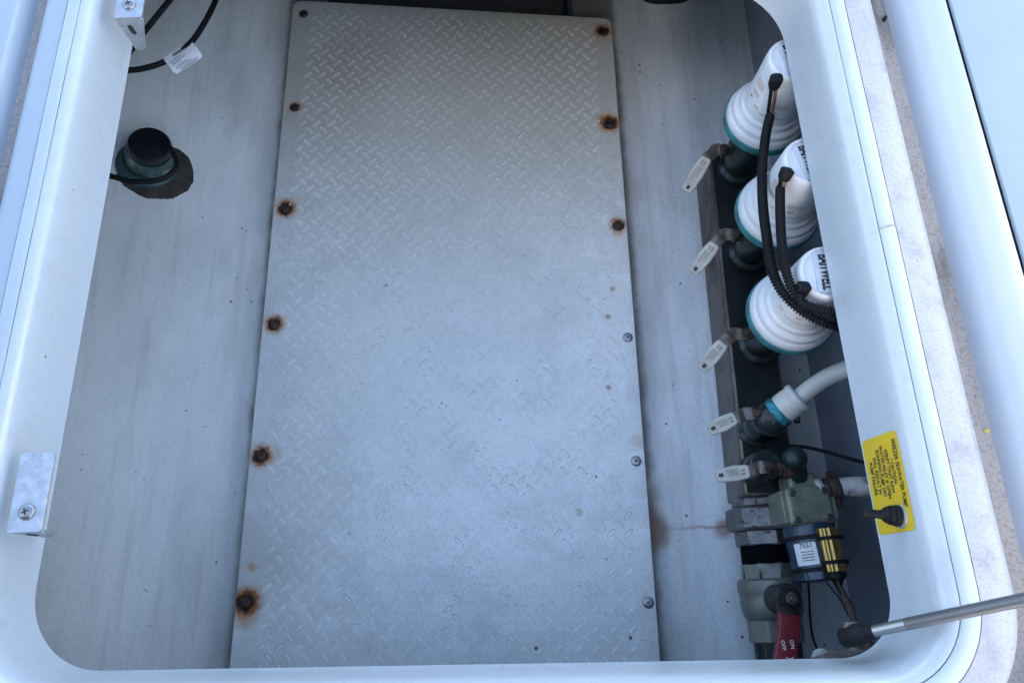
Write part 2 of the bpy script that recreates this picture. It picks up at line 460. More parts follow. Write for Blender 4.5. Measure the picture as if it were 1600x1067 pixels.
def left_z(x, y):
    x0 = interp_x(fold_l, y); d = x0 - x
    if d <= -.03: return ZF
    if d < .05: return ZF + SL * (d + .03) ** 2 / .16
    return ZF + SL * (d - .01)


# left floor rising into the hull side
mb = MB(); ys = [-.36 + i * .05 for i in range(34)]
xsn = 44; rings = []
for y in ys:
    xr = -.300; xl = -1.05
    rings.append([Vector((xr + (xl - xr) * (k / xsn), y, min(-.03, left_z(xr + (xl - xr) * (k / xsn), y) + .0012 * noise.noise(Vector((k * .3, y * 5, 0)))))) for k in range(xsn + 1)])
mb.loft(rings, False); tag(mb.build('hull_floor_left', M['hull'], None, 80), kind='structure')
# right floor with its rust runs
m, nt, b = new_mat('floor_paint_right'); n = N(nt)
base = n.mix(n.ramp(n.noise(3.5, 5), .35, .65), (.70, .74, .73), (.77, .80, .79))
base = n.mix(n.math('MULTIPLY', n.ramp(n.noise(6, 8, .65, stretch=(1, .35, 1)), .38, .72), .55), base, (.30, .30, .28))
base = n.mix(n.math('MULTIPLY', n.ramp(n.noise(70, 5, .6, stretch=(1, .06, 1)), .48, .68), .30), base, (.40, .40, .37))
base = n.mix(n.math('MULTIPLY', n.ramp(n.noise(340, 3, .8, stretch=(1, .6, 1)), .46, .68), .24), base, (.15, .15, .14))
base = n.mix(n.math('MULTIPLY', n.specks(70, .17, .22), .85), base, (.05, .045, .04))
base = n.mix(n.math('MULTIPLY', n.specks(31, .06, .14), .9), base, (.035, .03, .03))
sx = n.nt.nodes.new('ShaderNodeSeparateXYZ'); nt.links.new(n.tc, sx.inputs[0])
base = crevice(n, base, (.1725, -.2), (.185, .921), 1)
P0 = at(1018, 826, ZF); P1 = at(1140, 826, ZF)
wob = n.noise(45, 4)
yy = n.math('ABSOLUTE', n.math('SUBTRACT', n.math('ADD', sx.outputs[1], n.math('MULTIPLY', n.math('SUBTRACT', wob, .5), .006)), P0.y))
run = n.math('MULTIPLY', n.ramp(yy, .0006, .0034, 1, 0), n.ramp(sx.outputs[0], P0.x + .0, P1.x - .01, .25, .9))
run = n.math('MULTIPLY', run, n.math('MULTIPLY', n.ramp(sx.outputs[0], P0.x - .02, P0.x + .005), n.ramp(sx.outputs[0], P1.x, P1.x + .02, 1, 0)))
base = n.mix(n.math('MULTIPLY', run, .75), base, (.32, .15, .07))
s1 = n.math('MULTIPLY', n.spot(at(1018, 828, ZF), .012, 2.2, wob), .85)
base = n.mix(s1, base, (.16, .07, .025))
s1 = n.math('MULTIPLY', n.spot(at(1015, 775, ZF), .006, 3.2, wob), .5); base = n.mix(s1, base, (.20, .11, .05))
base = n.mix(n.math('MULTIPLY', n.spot(at(1130, 826, ZF), .006, 2, wob), .7), base, (.26, .12, .06))
nt.links.new(base, b.inputs['Base Color']); b.inputs['Roughness'].default_value = .5
n.bump(n.noise(70, 6), .3, .002, b); M['floorr'] = m
fr0 = at(1163, 0, ZF); fr1 = at(1176, 90, ZF); fr2 = Vector((fr1.x + .012, .1, 0)); fr3 = Vector((fr1.x + .012, -.36, 0))
fr_pts = [Vector((fr0.x - .01, 1.3, 0)), fr0, fr1, fr2, fr3]
mb = MB(); rings = []
for y in ys: xr = interp_x(fr_pts, y); rings.append([Vector((.115 + (xr - .115) * k / 16, y, ZF + .001 * noise.noise(Vector((k * .4, y * 6, 3))))) for k in range(17)])
mb.loft(rings, False); tag(mb.build('hull_floor_right', M['floorr'], None, 80), kind='structure')
mb = MB(); rings = []
for y in ys:
    xr = interp_x(fr_pts, y); rings.append([Vector((xr - .004, y, ZF - .002)), Vector((xr + .006, y, ZF + .006)), Vector((xr + .014, y, ZF + .02)), Vector((xr + .05, y, ZF + .15)), Vector((xr + .085, y, ZF + .27)), Vector((xr + .11, y, -.055))])
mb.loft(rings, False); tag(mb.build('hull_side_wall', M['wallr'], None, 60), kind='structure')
# well under the plate
mb = MB()
mb.box((-.09, .4, ZF - .16), .60, 1.6, .01); mb.box((-.30, .4, ZF - .08), .008, 1.6, .17); mb.box((.119, .4, ZF - .08), .008, 1.6, .17)
tag(mb.build('bilge_well', M['navy'], None), kind='structure')
mb = MB(); mb.box((-.1, 1.075, ZF - .09), 2.0, .06, .2); mb.box((-.1, 1.20, -.23), 2.2, .03, .42)
tag(mb.build('back_bulkhead', M['navy'], None), kind='structure')
mb = MB(); mb.box((-.1, -.37, -.23), 2.2, .03, .40); tag(mb.build('front_bulkhead', M['under'], None), kind='structure')

# ------------------------------------------------------------------ diamond tread plate
SCR = [  # px, py, rust strength, head size, kind of rust
    (474, 22, .15), (460, 168, .45), (445, 327, 1.0), (427, 507, .85), (406, 713, .95), (382, 942, 1.25),
    (943, 50, .8), (954, 194, 1.1), (967, 353, .75), (981, 527, .0), (994, 720, .05), (1013, 941, .05)]
m, nt, b = new_mat('plate_gelcoat'); n = N(nt); n.org = Vector((-.1, .4, ZP - .006))
big = n.noise(2.2, 4)
base = n.mix(n.ramp(big, .3, .7), (.64, .65, .61), (.74, .75, .70))
base = n.mix(n.math('MULTIPLY', n.ramp(n.noise(9, 8, .68), .40, .70), .65), base, (.50, .51, .50))
blob = n.ramp(n.noise(38, 3, .5), .52, .66)
base = n.mix(n.math('MULTIPLY', blob, .28), base, (.82, .83, .86))
base = n.mix(n.math('MULTIPLY', n.ramp(n.noise(300, 4, .8), .46, .68), .34), base, (.28, .27, .25))
base = n.mix(n.math('MULTIPLY', n.specks(48, .09, .25), .85), base, (.07, .06, .05))
base = n.mix(n.math('MULTIPLY', n.specks(16, .055, .30), .75), base, (.16, .09, .04))
wob = n.noise(95, 6, .7); wob2 = n.noise(160, 3)
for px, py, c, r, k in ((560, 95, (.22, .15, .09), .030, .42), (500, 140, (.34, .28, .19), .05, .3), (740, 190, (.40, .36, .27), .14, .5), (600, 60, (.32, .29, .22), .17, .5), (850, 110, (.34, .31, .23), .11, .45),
                        (393, 886, (.34, .22, .12), .0022, .5), (950, 495, (.30, .16, .06), .002, .8), (957, 452, (.30, .16, .06), .002, .7), (951, 605, (.30, .12, .04), .002, .7),
                        (905, 800, (.30, .18, .08), .0025, .6), (620, 495, (.36, .37, .33), .12, .35), (450, 800, (.36, .36, .33), .05, .3), (400, 880, (.36, .34, .3), .03, .3)):
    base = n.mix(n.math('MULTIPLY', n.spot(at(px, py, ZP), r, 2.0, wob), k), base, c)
for px, py, r, k in ((603, 446, .0014, .8), (985, 996, .0018, .9), (838, 1012, .0018, .9), (690, 630, .0012, .6), (697, 634, .001, .6), (686, 637, .001, .6), (782, 655, .0009, .8), (948, 873, .001, .7), (641, 865, .0009, .7), (1003, 1000, .0008, .6), (560, 560, .0008, .6)):
    base = n.mix(n.math('MULTIPLY', n.spot(at(px, py, ZP), r, .6, wob2), k), base, (.05, .045, .04))
for px, py, dx, dy, r, k in ((445, 327, .010, .007, .004, .4), (406, 713, .017, .004, .005, .45), (381, 942, .004, -.016, .006, .6), (427, 507, .013, .003, .003, .35), (954, 194, -.010, .009, .004, .4), (967, 353, -.002, -.013, .003, .4), (943, 50, -.014, .010, .004, .3), (391, 886, .002, .0, .003, .5), (1013, 941, -.004, .004, .002, .2), (994, 690, .0, .0, .004, .3)):
    base = n.mix(n.math('MULTIPLY', n.spot(at(px, py, ZP) + Vector((dx, dy, 0)), r, 2.6, wob), k), base, (.46, .23, .08))
for px, py, s in SCR:
    c = at(px, py, ZP)
    if s <= .1: continue
    o2 = Vector((.002, 0.001, 0)) * s if px < 700 else Vector((-.002, .002, 0)) * s
    base = n.mix(n.math('MULTIPLY', n.spot(c + o2, .0092 * (.5 + s * .5), 1.7, wob), min(.95, .6 * s + .1)), base, (.46, .22, .07))
    base = n.mix(n.math('MULTIPLY', n.spot(c + o2, .0095 * (.45 + s * .55), .9, wob2), min(.97, .95 * s)), base, (.22, .06, .008))
    base = n.mix(n.spot(c + o2 * .5, .0075 * (.5 + s * .5), .7, wob2), base, (.012, .006, .004))
nt.links.new(base, b.inputs['Base Color'])
nt.links.new(n.ramp(n.noise(25, 5), .3, .7, .62, .78), b.inputs['Roughness'])
n.bump(n.noise(130, 6, .6), .16, .001, b); M['plate'] = m

plate = thing('tread_plate', (-.1, .4, ZP - .006), 'grey white diamond tread plate screwed over the bilge floor with rusty screws', 'floor plate')


def rounded(pts, r, nseg=5):
    out = []; k = len(pts)
    for i in range(k):
        P = pts[i]; u = (pts[i - 1] - P).normalized(); v = (pts[(i + 1) % k] - P).normalized(); ang = u.angle(v)
        d = r / math.tan(ang / 2); c = P + (u + v).normalized() * (r / math.sin(ang / 2)); a0 = P + u * d - c; a1 = P + v * d - c
        for q in range(nseg + 1):
            w = a0.slerp(a1, q / nseg) if False else (a0.lerp(a1, q / nseg)).normalized() * r; out.append(c + w)
    return out


mb = MB(); ol = rounded(PL, .014)
cen = sum(ol, Vector()) / len(ol)
rings = []
for off, z in ((.001, ZP - .0075), (0, ZP - .006), (0, ZP - .0022), (.0012, ZP - .0006), (.003, ZP)):
    rings.append([p + (cen - p).normalized() * off + Vector((0, 0, z)) for p in ol])
mb.loft(rings, True, True, True); mb.build('plate_body', M['plate'], plate, 40)
mb = MB(); inner = [p.lerp(cen, .045) for p in PL]
for i in range(4):
    a, b3 = inner[i], inner[(i + 1) % 4]; d = (b3 - a).normalized(); mb.strap([a + Vector((0, 0, ZP - .016)) - d * .01, b3 + Vector((0, 0, ZP - .016)) + d * .01], (d.y, -d.x, 0), .02, .019)
mb.build('bedding_strip', M['dark'], plate)
# tread bars
uax = (PL[1] - PL[0]).normalized(); vax = Vector((-.005, 1, 0)).normalized()
mb = MB(); mg = MB(); pitch_u = .0236; pitch_v = .0236
orig = Vector((-.09, .40, 0)); ca = Vector((math.cos(R(2)), -math.sin(R(2)), 0)); cb = Vector((math.sin(R(2)), math.cos(R(2)), 0))


def inside(p, m_l=.030, m_r=.028, m_t=.018):
    # distances to plate sides
    def sd(a, b, q): d = (b - a).normalized(); return (q - a).cross(d).z
    return sd(PL[3], PL[0], p) > m_l and sd(PL[0], PL[1], p) > m_t and sd(PL[1], PL[2], p) > m_r


for i in range(-30, 31):
    for j in range(-56, 60):
        if (i + j) % 2: kind = 1
        else: kind = 0
        p = orig + ca * (i * pitch_u / 2 * 1.0) + cb * (j * pitch_v / 2)
        if not inside(p): continue
        if (i % 2) or (j % 2):
            if not ((i % 2) and (j % 2)): continue
        kind = (i % 2)
        p = p + Vector((random.gauss(0, .0002), random.gauss(0, .0002), 0))
        wear = noise.noise(Vector((p.x * 5, p.y * 4, 5))) * .25 + .9
        g = 1 - math.exp(-(((p.x + .10) / .15) ** 2 + ((p.y - .06) / .20) ** 2) ** 1.5) * .75
        h = .0013 * max(.4, min(1.15, wear)) * max(.62, g)
        d = (ca * 1 - cb * 1).normalized() if kind == 0 else (ca + cb).normalized()
        d = Matrix.Rotation(R(random.gauss(0, 2)), 3, 'Z') @ d
        w = Vector((-d.y, d.x, 0)); L = .0080; Wd = .0025; z0 = Vector((0, 0, ZP - .0001)); Z = Vector((0, 0, h))
        base_i = len(mb.v)
        K = 6
        left = []; right = []; top = []
        for q in range(K + 1):
            s = -1 + 2 * q / K; hw = Wd * math.sqrt(max(0, 1 - s * s)) ; hh = math.sqrt(max(0, 1 - s * s))
            left.append(p + z0 + d * L * s - w * (hw + .00005)); right.append(p + z0 + d * L * s + w * (hw + .00005)); top.append(p + z0 + d * L * s * .9 + Z * hh)
        mb.loft([left, top, right], False)
        if h > .0003:  # flat lens shifted to the far side paints the bar's shade
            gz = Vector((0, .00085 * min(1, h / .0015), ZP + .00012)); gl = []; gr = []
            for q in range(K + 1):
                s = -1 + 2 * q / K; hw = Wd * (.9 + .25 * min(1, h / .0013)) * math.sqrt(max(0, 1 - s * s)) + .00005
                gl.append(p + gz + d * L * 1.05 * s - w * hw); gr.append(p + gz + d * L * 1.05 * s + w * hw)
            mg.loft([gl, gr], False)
o = mb.build('tread_relief', M['plate'], plate, 0); tag(o, kind='stuff')
o.data.polygons.foreach_set('use_smooth', [True] * len(o.data.polygons))

g_ = mg.build('tread_shade', M['barshade'], plate, 0); tag(g_, kind='stuff')


# screws of the plate: one round head with a cross recess, copied
def screw_mesh(name, r, h):
    mb = MB(); mb.lathe([(r, 0), (r, h * .25), (r * .93, h * .55), (r * .72, h * .85), (r * .4, h), (r * .3, h), (.0004, h)], n=24, c1=True)
    return mb


proto = screw_mesh('screw', .0080, .0032)
sc = proto.build('screw', M['screw'], None, 50)
mbx = MB(); mbx.box((0, 0, .0030), .0062, .0013, .0006); mbx.box((0, 0, .0030), .0013, .0062, .00055)
rc = mbx.build('cross_recess', M['ink'], None, 0); rc.parent = sc
first = True
screws = []
for px, py, s in SCR:
    o = sc if first else copy_tree(sc)
    first = False
    o.parent = plate; c = at(px, py, ZP + .001); o.location = c - Vector((-.1, .4, ZP - .006)) - Vector((0, 0, .001))
    o.rotation_euler = (0, 0, random.uniform(0, 1.5)); k = .95 if s > .1 else .9; o.scale = (k, k, k)
    o['label'] = 'black rusted screw ringed with orange rust' if s > .4 else 'clean dull steel screw'
    o.material_slots[0].link = 'OBJECT'; o.material_slots[0].material = M['rusthead'] if s > .1 else M['screw']

# ------------------------------------------------------------------ transducer at the left and its cables
tc = at(246, 266, 0); tc = None
px, py = 246, 268
zt = ZF
for _ in range(6): P = at(px, py, zt); zt = left_z(P.x, P.y)
P = at(px, py, zt); nrm = Vector((math.sin(R(19)), .06, math.cos(R(19)))).normalized()
tr = thing('depth_transducer', P, 'dark capped cylindrical depth transducer in green housing set in the left hull side', 'transducer')
mb = MB()
a, b4 = basis(nrm)
ringp = []
for h, sc_ in ((-.012, 1.0), (.002, 1.0), (.004, .97), (.005, .80)):
    ringp.append([P + nrm * h + (a * math.cos(t) * .050 + b4 * math.sin(t) * .058) * sc_ * (1 + .05 * noise.noise(Vector((math.cos(t) * 3, math.sin(t) * 3, 1))) + .035 * noise.noise(Vector((math.cos(t) * 14, math.sin(t) * 14, 4)))) for t in (2 * math.pi * q / 90 for q in range(90))])
mb.loft(ringp, True, True, True); mb.build('bedding_ring', M['brown'], tr, 40)
PT = P + nrm * .003 + Vector((-.016, .008, 0))
mb = MB(); mb.lathe([(.046, -.01), (.046, .005), (.044, .009), (.038, .012), (.036, .015), (.035, .019)], PT, nrm, 40); mb.build('housing', M['greenh'], tr, 35)
mb = MB(); mb.lathe([(.0355, 0), (.0355, .012), (.0345, .018), (.033, .020)], PT + nrm * .019 + Vector((.006, .002, 0)), nrm, 40); mb.build('collar', M['scuffed'], tr, 35)
mb = MB(); mb.lathe([(.0310, 0), (.0315, .004), (.0315, .017), (.029, .021), (.020, .0225), (.001, .023)], PT + nrm * .034 + Vector((.008, .003, 0)), nrm, 40); mb.build('cap', plain('dark_cap', (.007, .007, .010), .25, 0, .4, 40, bump=.1), tr, 35)


def cable(name, pix, r, mat, label=None, cat='cable', parent=None, n=10, group=None, ribs=False, step=None):
    """pix: (px, py, z)"""
    pts = spline([p if isinstance(p, Vector) else at(*p) for p in pix], 14)
    mb = MB()
    if ribs:
        pts = resample(pts, .0009)
        mb.tube(pts, lambda i: r * (1 if i % 4 < 2 else .68), n)
    else: mb.tube(pts, r, n)
    o = mb.build(name, mat, parent, 0 if ribs else 60) if parent else mb.build(name, mat, None, 0 if ribs else 60, loc=pts[0])
    if ribs: o.data.polygons.foreach_set('use_smooth', [True] * len(o.data.polygons))
    if label and not parent: tag(o, label, cat, group)
    return o


cable('transducer_cable', [(267, 232, -.345), (276, 255, -.34), (266, 273, -.335), (240, 283, -.33), (205, 284, -.325), (175, 276, -.32), (130, 270, -.32)], .0042, M['rubber'], 'black cable curling round the dark capped transducer at the left', 'cable')
cable('signal_cable', [(300, -40, -.25), (262, 5, -.26), (232, 42, -.27), (212, 68, -.28), (185, 110, -.29), (160, 150, -.3)], .0042, M['rubber'], 'short black cable straight behind the upper left bracket', 'cable')
tcab = cable('tagged_cable', [(352, -40, -.25), (334, 8, -.25), (314, 45, -.25), (297, 68, -.25), (275, 86, -.25), (252, 99, -.25), (230, 106, -.25), (205, 110, -.25), (150, 112, -.25)], .0042, M['rubber'], 'black cable with a white printed tag in the upper left', 'cable')
# tag: curved paper round the cable
A0 = at(298, 63, -.2455); B0 = at(254, 92, -.2455); C0 = at(273, 119, -.262)
U = (A0 - B0); LU = U.length; U.normalize(); Vv = (C0 - B0); Vv = (Vv - U * Vv.dot(U)); LV = Vv.length; Vv.normalize(); Nn = U.cross(Vv) * -1
if Nn.z < 0: Nn = -Nn
def tagf(u, v): # u 0..LU along cable (left to right), v 0..LV away from the cable
    return B0 + U * u + Vv * v + Nn * (.0045 * math.sin(min(1, v / LV) * 2.6) + .002 * math.sin(u / LU * 5))
tg = thing('cable_tag', B0, 'small white printed paper tag wrapped on the upper left cable', 'tag')
mb = MB(); K = 12
outl = lambda u, v: tagf(u, v)
rings = []
for i in range(K + 1):
    v = LV * i / K; ins = 0 if i < K - 1 else (.0012 if i == K - 1 else .003)
    rings.append([outl(ins + (LU - 2 * ins) * j / 8, v) for j in range(9)])
mb.loft(rings, False); mb.loft([[p - Nn * .0004 for p in r] for r in rings], False)
mb.build('paper', M['tag'], tg, 60)
mb = MB(); tf = lambda x, y: tagf(LU * .5 + x, LV * .5 - y) + Nn * .0004
add_text(mb, 'AIRMAR', LV * .20, tf, oy=LV * .33, bold=.0002, sx=1.15)
for q, (yy_, x0, x1) in enumerate(((.14, -.42, .0), (.03, -.40, .1), (-.06, -.40, -.1), (-.20, -.38, .05), (-.28, -.38, .15), (-.38, -.3, .35), (-.45, -.28, .3))):
    dash_line(mb, tf, LU * x0, LU * x1, LV * yy_, LV * .035, q)
mb.build('tag_lettering', M['ink'], tg, 0)

# black hose coil at the back
mb = MB(); c = at(1040, -24, -.385); pts = [c + Vector((math.cos(t) * .047, math.sin(t) * .040, .004 * math.sin(3 * t))) for t in (2 * math.pi * k / 48 for k in range(48))]
mb.tube(pts + [pts[0]], .0052, 10); cl = mb.build('cable_coil', M['rubber'], None, 60, loc=c); tag(cl, 'coiled black cable lying on the floor by the top of the plate', 'cable coil')
mb = MB(); mb.cyl(c + Vector((-.030, -.028, .004)), c + Vector((-.018, -.036, .008)), .0035, n=12); mb.cyl(c + Vector((-.012, -.020, .004)), c + Vector((-.006, -.024, .012)), .005, n=12)
mb.build('white_tie', M['white'], cl)

# ------------------------------------------------------------------ manifold
ZM = -.325; ZMB = -.409
mx0 = at(1107, 240, ZM); mx1 = at(1163, 768, ZM); wM = .066
dM = (mx0 - mx1); LM = dM.length + .012; dM.normalize(); sM = Vector((dM.y, -dM.x, 0))
cM = (mx0 + mx1) / 2 + sM * wM / 2
mani = thing('seawater_manifold', (cM.x, cM.y, ZMB), 'long worn square steel manifold tube carrying five valves', 'manifold')
mb = MB(); mb.box((cM.x, cM.y, (ZM + ZMB) / 2), wM, LM, ZM - ZMB, sM, dM); mb.mi = [0] * 6
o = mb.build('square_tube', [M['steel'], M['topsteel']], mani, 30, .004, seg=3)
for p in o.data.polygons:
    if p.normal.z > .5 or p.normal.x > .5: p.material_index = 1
o.modifiers['bevel'].material = 0
mb = MB(); e0 = cM + dM * LM / 2
mb.box(e0 + Vector((-.025, .004, (ZM + ZMB) / 2 - .004)), .016, .012, .058, sM, dM); mb.build('mounting_ear', M['rust'], mani, 30, .002)
for q in (-.33, .36):
    mb = MB(); mb.box(cM + dM * LM * q + Vector((0, 0, (ZMB + ZF) / 2)), wM + .03, .025, ZMB - ZF, sM, dM); mb.build('support_foot', M['rust'], mani, 30, .002)

# ------------------------------------------------------------------ valves
PUMP_PIX = [(1192, 190), (1213, 334), (1234, 490)]
ZB = -.205
valves = []
V_PIX = []
for p in PUMP_PIX: V_PIX.append(at(p[0], p[1], ZB))
V_PIX.append(at(1203, 655, -.265)); V_PIX.append(at(1196, 725, -.275))
lever_pix = [  # stem, bend, sleeve start, tip  (px,py,z), width m
    ((1128, 240, -.262), (1116, 240, -.262), (1104, 247, -.268), (1071, 300, -.282)),
    ((1147, 372, -.262), (1130, 371, -.262), (1117, 381, -.268), (1082, 427, -.282)),
    ((1162, 526, -.262), (1145, 525, -.262), (1130, 536, -.268), (1095, 578, -.282)),
    ((1178, 648, -.268), (1162, 649, -.268), (1150, 652, -.272), (1107, 673, -.284)),
    ((1196, 731, -.272), (1184, 732, -.272), (1171, 736, -.275), (1118, 744, -.286))]
v_desc = ['bronze ball valve under the topmost white pump, cream lever pointing down left',
          'bronze ball valve under the middle white pump, cream lever pointing down left',
          'bronze ball valve under the lowest white pump, cream lever pointing down left',
          'bronze ball valve with white hose on top, cream lever over manifold edge',
          'corroded ball valve at the lower end of the manifold, cream lever nearly level']
for i, (c, lp) in enumerate(zip(V_PIX, lever_pix)):
    cc = Vector((c.x, c.y, ZM)); top = ZB - .004 if i < 3 else (-.262 if i == 3 else -.272)
    if i < 3: cc.x -= .002
    vt = thing('ball_valve', cc, v_desc[i], 'valve', 'ball valves along the manifold')
    rv = .0255 if i < 3 else (.021 if i < 4 else .017); H = top - ZM
    mb = MB(); mb.lathe([(rv * 1.12, -.002), (rv * 1.12, H * .12), (rv * .9, H * .16), (rv * .95, H * .25), (rv * 1.08, H * .40), (rv * 1.08, H * .65), (rv * .92, H * .78), (rv * 1.0, H * .82), (rv * 1.0, H)], cc, (0, 0, 1), 28)
    mb.build('valve_body', M['bronze'], vt, 40)
    mb = MB(); mb.lathe([(rv * 1.15, 0), (rv * 1.15, .008)], cc + Vector((0, 0, -.0015)), (0, 0, 1), 6); mb.build('hex_nut', M['rust'] if i == 4 else M['bronze'], vt, 30, .001)
    S = [at(*q) for q in lp]
    # stem from body to the lever
    mb = MB(); st = Vector((cc.x, cc.y, S[0].z)); mb.cyl(st + (S[0] - st).normalized() * rv * .6, S[0] + (S[0] - st).normalized() * .002, .0055, n=14)
    mb.build('stem', M['clip'], vt, 40)
    lev = None
    d = (S[3] - S[2]).normalized(); Wd = Vector((-d.y, d.x, 0)).normalized()
    # bent metal lever: stands up at the stem, then runs flat into the sleeve
    bend = [S[0] + Vector((.001, 0, .011)), S[0] + Vector((-.006, -.001, .012)), S[1] + Vector((-.001, 0, .009)), S[1] + Vector((-.003, -.001, .001)), S[2]]
    pts = spline(bend + [S[2].lerp(S[3], .25)], 5)
    mb = MB(); mb.strap(pts, Wd, .0155, .0024); lev = mb.build('lever', M['clip'], vt, 40)
    mb = MB(); mb.lathe([(.0062, 0), (.0062, .005), (.0045, .006)], S[0] + Vector((.0, 0, .010)), (0, 0, 1), 6); mb.build('lever_nut', M['rust'], lev, 30, .0005)
    # sleeve with rounded end
    L = (S[3] - S[2]).length; Z = d.cross(Wd); Z = Z if Z.z > 0 else -Z
    outl = []
    hw = .0094
    for t in range(9): a_ = -math.pi / 2 + math.pi * t / 8; outl.append((L - hw * .55 + math.cos(a_) * hw * .55, math.copysign(abs(math.sin(a_)) ** .7, math.sin(a_)) * hw * .86))
    outl += [(L * .45, hw * 1.02), (.004, hw * .88), (0, hw * .7), (0, -hw * .7), (.004, -hw * .88), (L * .45, -hw * 1.02)]
    Yd = Z.cross(d)
    mb = MB(); mb.prism(outl, S[2] - Z * .0025, d, Yd, .005); mb.build('grip_sleeve', M['cream'], vt, 40, .0012)
    sg = lambda x, y: S[2] + d * x + Yd * y + Z * .0029
    mb = MB()
    for q in range(4): dash_line(mb, sg, L * .30, L * .30 + L * (.38 if q < 2 else .3), -.0042 + q * .0022, .0009, i * 10 + q)
    bq = len(mb.v); mb.v.extend(sg(x, y) for x, y in ((L * .14, -.003), (L * .22, -.003), (L * .22, .004), (L * .14, .004))); 
    dash_line(mb, sg, L * .12, L * .24, .002, .0018, i + 90); dash_line(mb, sg, L * .12, L * .24, -.002, .0018, i + 95)
    mb.v = mb.v
    used = set(j for f in mb.f for j in f)
    mb.build('sleeve_print', M['fadedink'], vt, 0)
    mb = MB(); mb.prism([(L - .0095, -.0022), (L - .0045, -.0022), (L - .0035, 0), (L - .0045, .0022), (L - .0095, .0022)], S[2] - Z * .0028, d, Yd, .0059); mb.build('hang_slot', M['ink'], vt, 0)
    valves.append(vt)

# ------------------------------------------------------------------ bait pumps
PS = .965


def make_pump(loc):
    t = thing('bait_pump', loc, '', 'pump')
    o = Vector(loc)
    mb = MB(); mb.lathe([(.024, -.012), (.034, -.008), (.050, -.004), (.0535, -.002), (.0540, .003), (.0535, .008), (.0520, .009)], o, (0, 0, 1), 56); mb.build('base_ring', M['teal'], t, 40)
    mb = MB(); mb.lathe([(.020, .004), (.0515, .0065), (.0520, .009), (.0517, .0160), (.0505, .0185), (.0485, .0205), (.0478, .0208), (.0472, .0275), (.0462, .0290), (.0415, .0305), (.0408, .0310), (.0402, .0365), (.0392, .0378), (.0370, .0385), (.0355, .040)], o, (0, 0, 1), 56); mb.build('stepped_base', M['white'], t, 28)
    mb = MB(); mb.lathe([(.0362, .038), (.0356, .050), (.0326, .116), (.0318, .1205), (.0300, .1235), (.0285, .1243), (.0275, .1240), (.0270, .1228)], o, (0, 0, 1), 56)
    cas = mb.build('motor_casing', M['white'], t, 35)
    mb = MB(); mb.lathe([(.0270, .1200), (.0270, .1229), (.001, .1235)], o, (0, 0, 1), 48); mb.build('top_disc', M['cap'], t, 35)
    t.scale = (PS, PS, PS)
    return t


def top_label(t, o, rot, sz):
    X = Vector((math.cos(rot), math.sin(rot), 0)); Y = Vector((-X.y, X.x, 0))
    # label plate on the top disc, sitting towards the right
    c = o + Vector((-.0045, -.001, .1245))
    mb = MB(); w, h = .046, .022
    outl = [(-w / 2, -h / 2), (w / 2, -h / 2), (w / 2, h / 2), (-w / 2, h / 2)]
    mb.prism(outl, c - Vector((0, 0, .0006)), X, Y, .0008); lb = mb.build('top_label', M['labelgrey'], t, 0)
    mb = MB(); add_text(mb, 'BAITWELL', .0175, lambda x, y: c + X * x + Y * y + Vector((0, 0, .0006)), sx=.52, bold=.0006, oy=.0); mb.build('label_lettering', M['ink'], lb, 0)


def side_print(t, o):
    mb = MB()
    def fn(u, v):   # u along circumference from facing angle, v height
        h = .062 + v; r = .0355 - (h - .05) * .0439 + .0004; a_ = R(235) + u / .034; return o + Vector((math.cos(a_) * r, math.sin(a_) * r, h))
    for q in range(5): dash_line(mb, fn, -.030, -.014, .034 - q * .0026, .0009, q)
    for q in range(3): dash_line(mb, fn, .002, .024, .016 - q * .0028, .0009, q + 7)
    for q in range(2): dash_line(mb, fn, -.028, -.016, .014 - q * .003, .0013, q + 17)
    for q in range(2): dash_line(mb, fn, .006, .013, .004 - q * .003, .0015, q + 27)
    dash_line(mb, fn, -.006, .026, -.008, .0012, 40)
    dash_line(mb, fn, -.030, -.024, .002, .0036, 41)
    add_text(mb, 'CE', .006, fn, ox=-.013, oy=-.004)
    mb.build('side_print', M['orangeink'], t, 0)


P0_ = at(*PUMP_PIX[0], ZB); pump = make_pump(P0_); side_print(pump, P0_)
tilt = [(0, 0), (0, 0), (0, 0)]
top_label(pump, P0_, R(-82), 0)
pumps = [pump]
for k in (1, 2):
    c = copy_tree(pump); c.location = at(*PUMP_PIX[k], ZB); pumps.append(c)
pumps[0]['label'] = 'topmost of three white bait pumps, partly behind the rim, connector high on its motor'
pumps[1]['label'] = 'middle one of three white bait pumps with a ribbed black conduit down its front'
pumps[2]['label'] = 'lowest of three white bait pumps, black BAITWELL letters readable on its cap'
for p in pumps: p['group'] = 'white bait pumps on the manifold'
pumps[1].rotation_euler = (0, 0, R(4)); pumps[2].rotation_euler = (0, 0, R(-9))


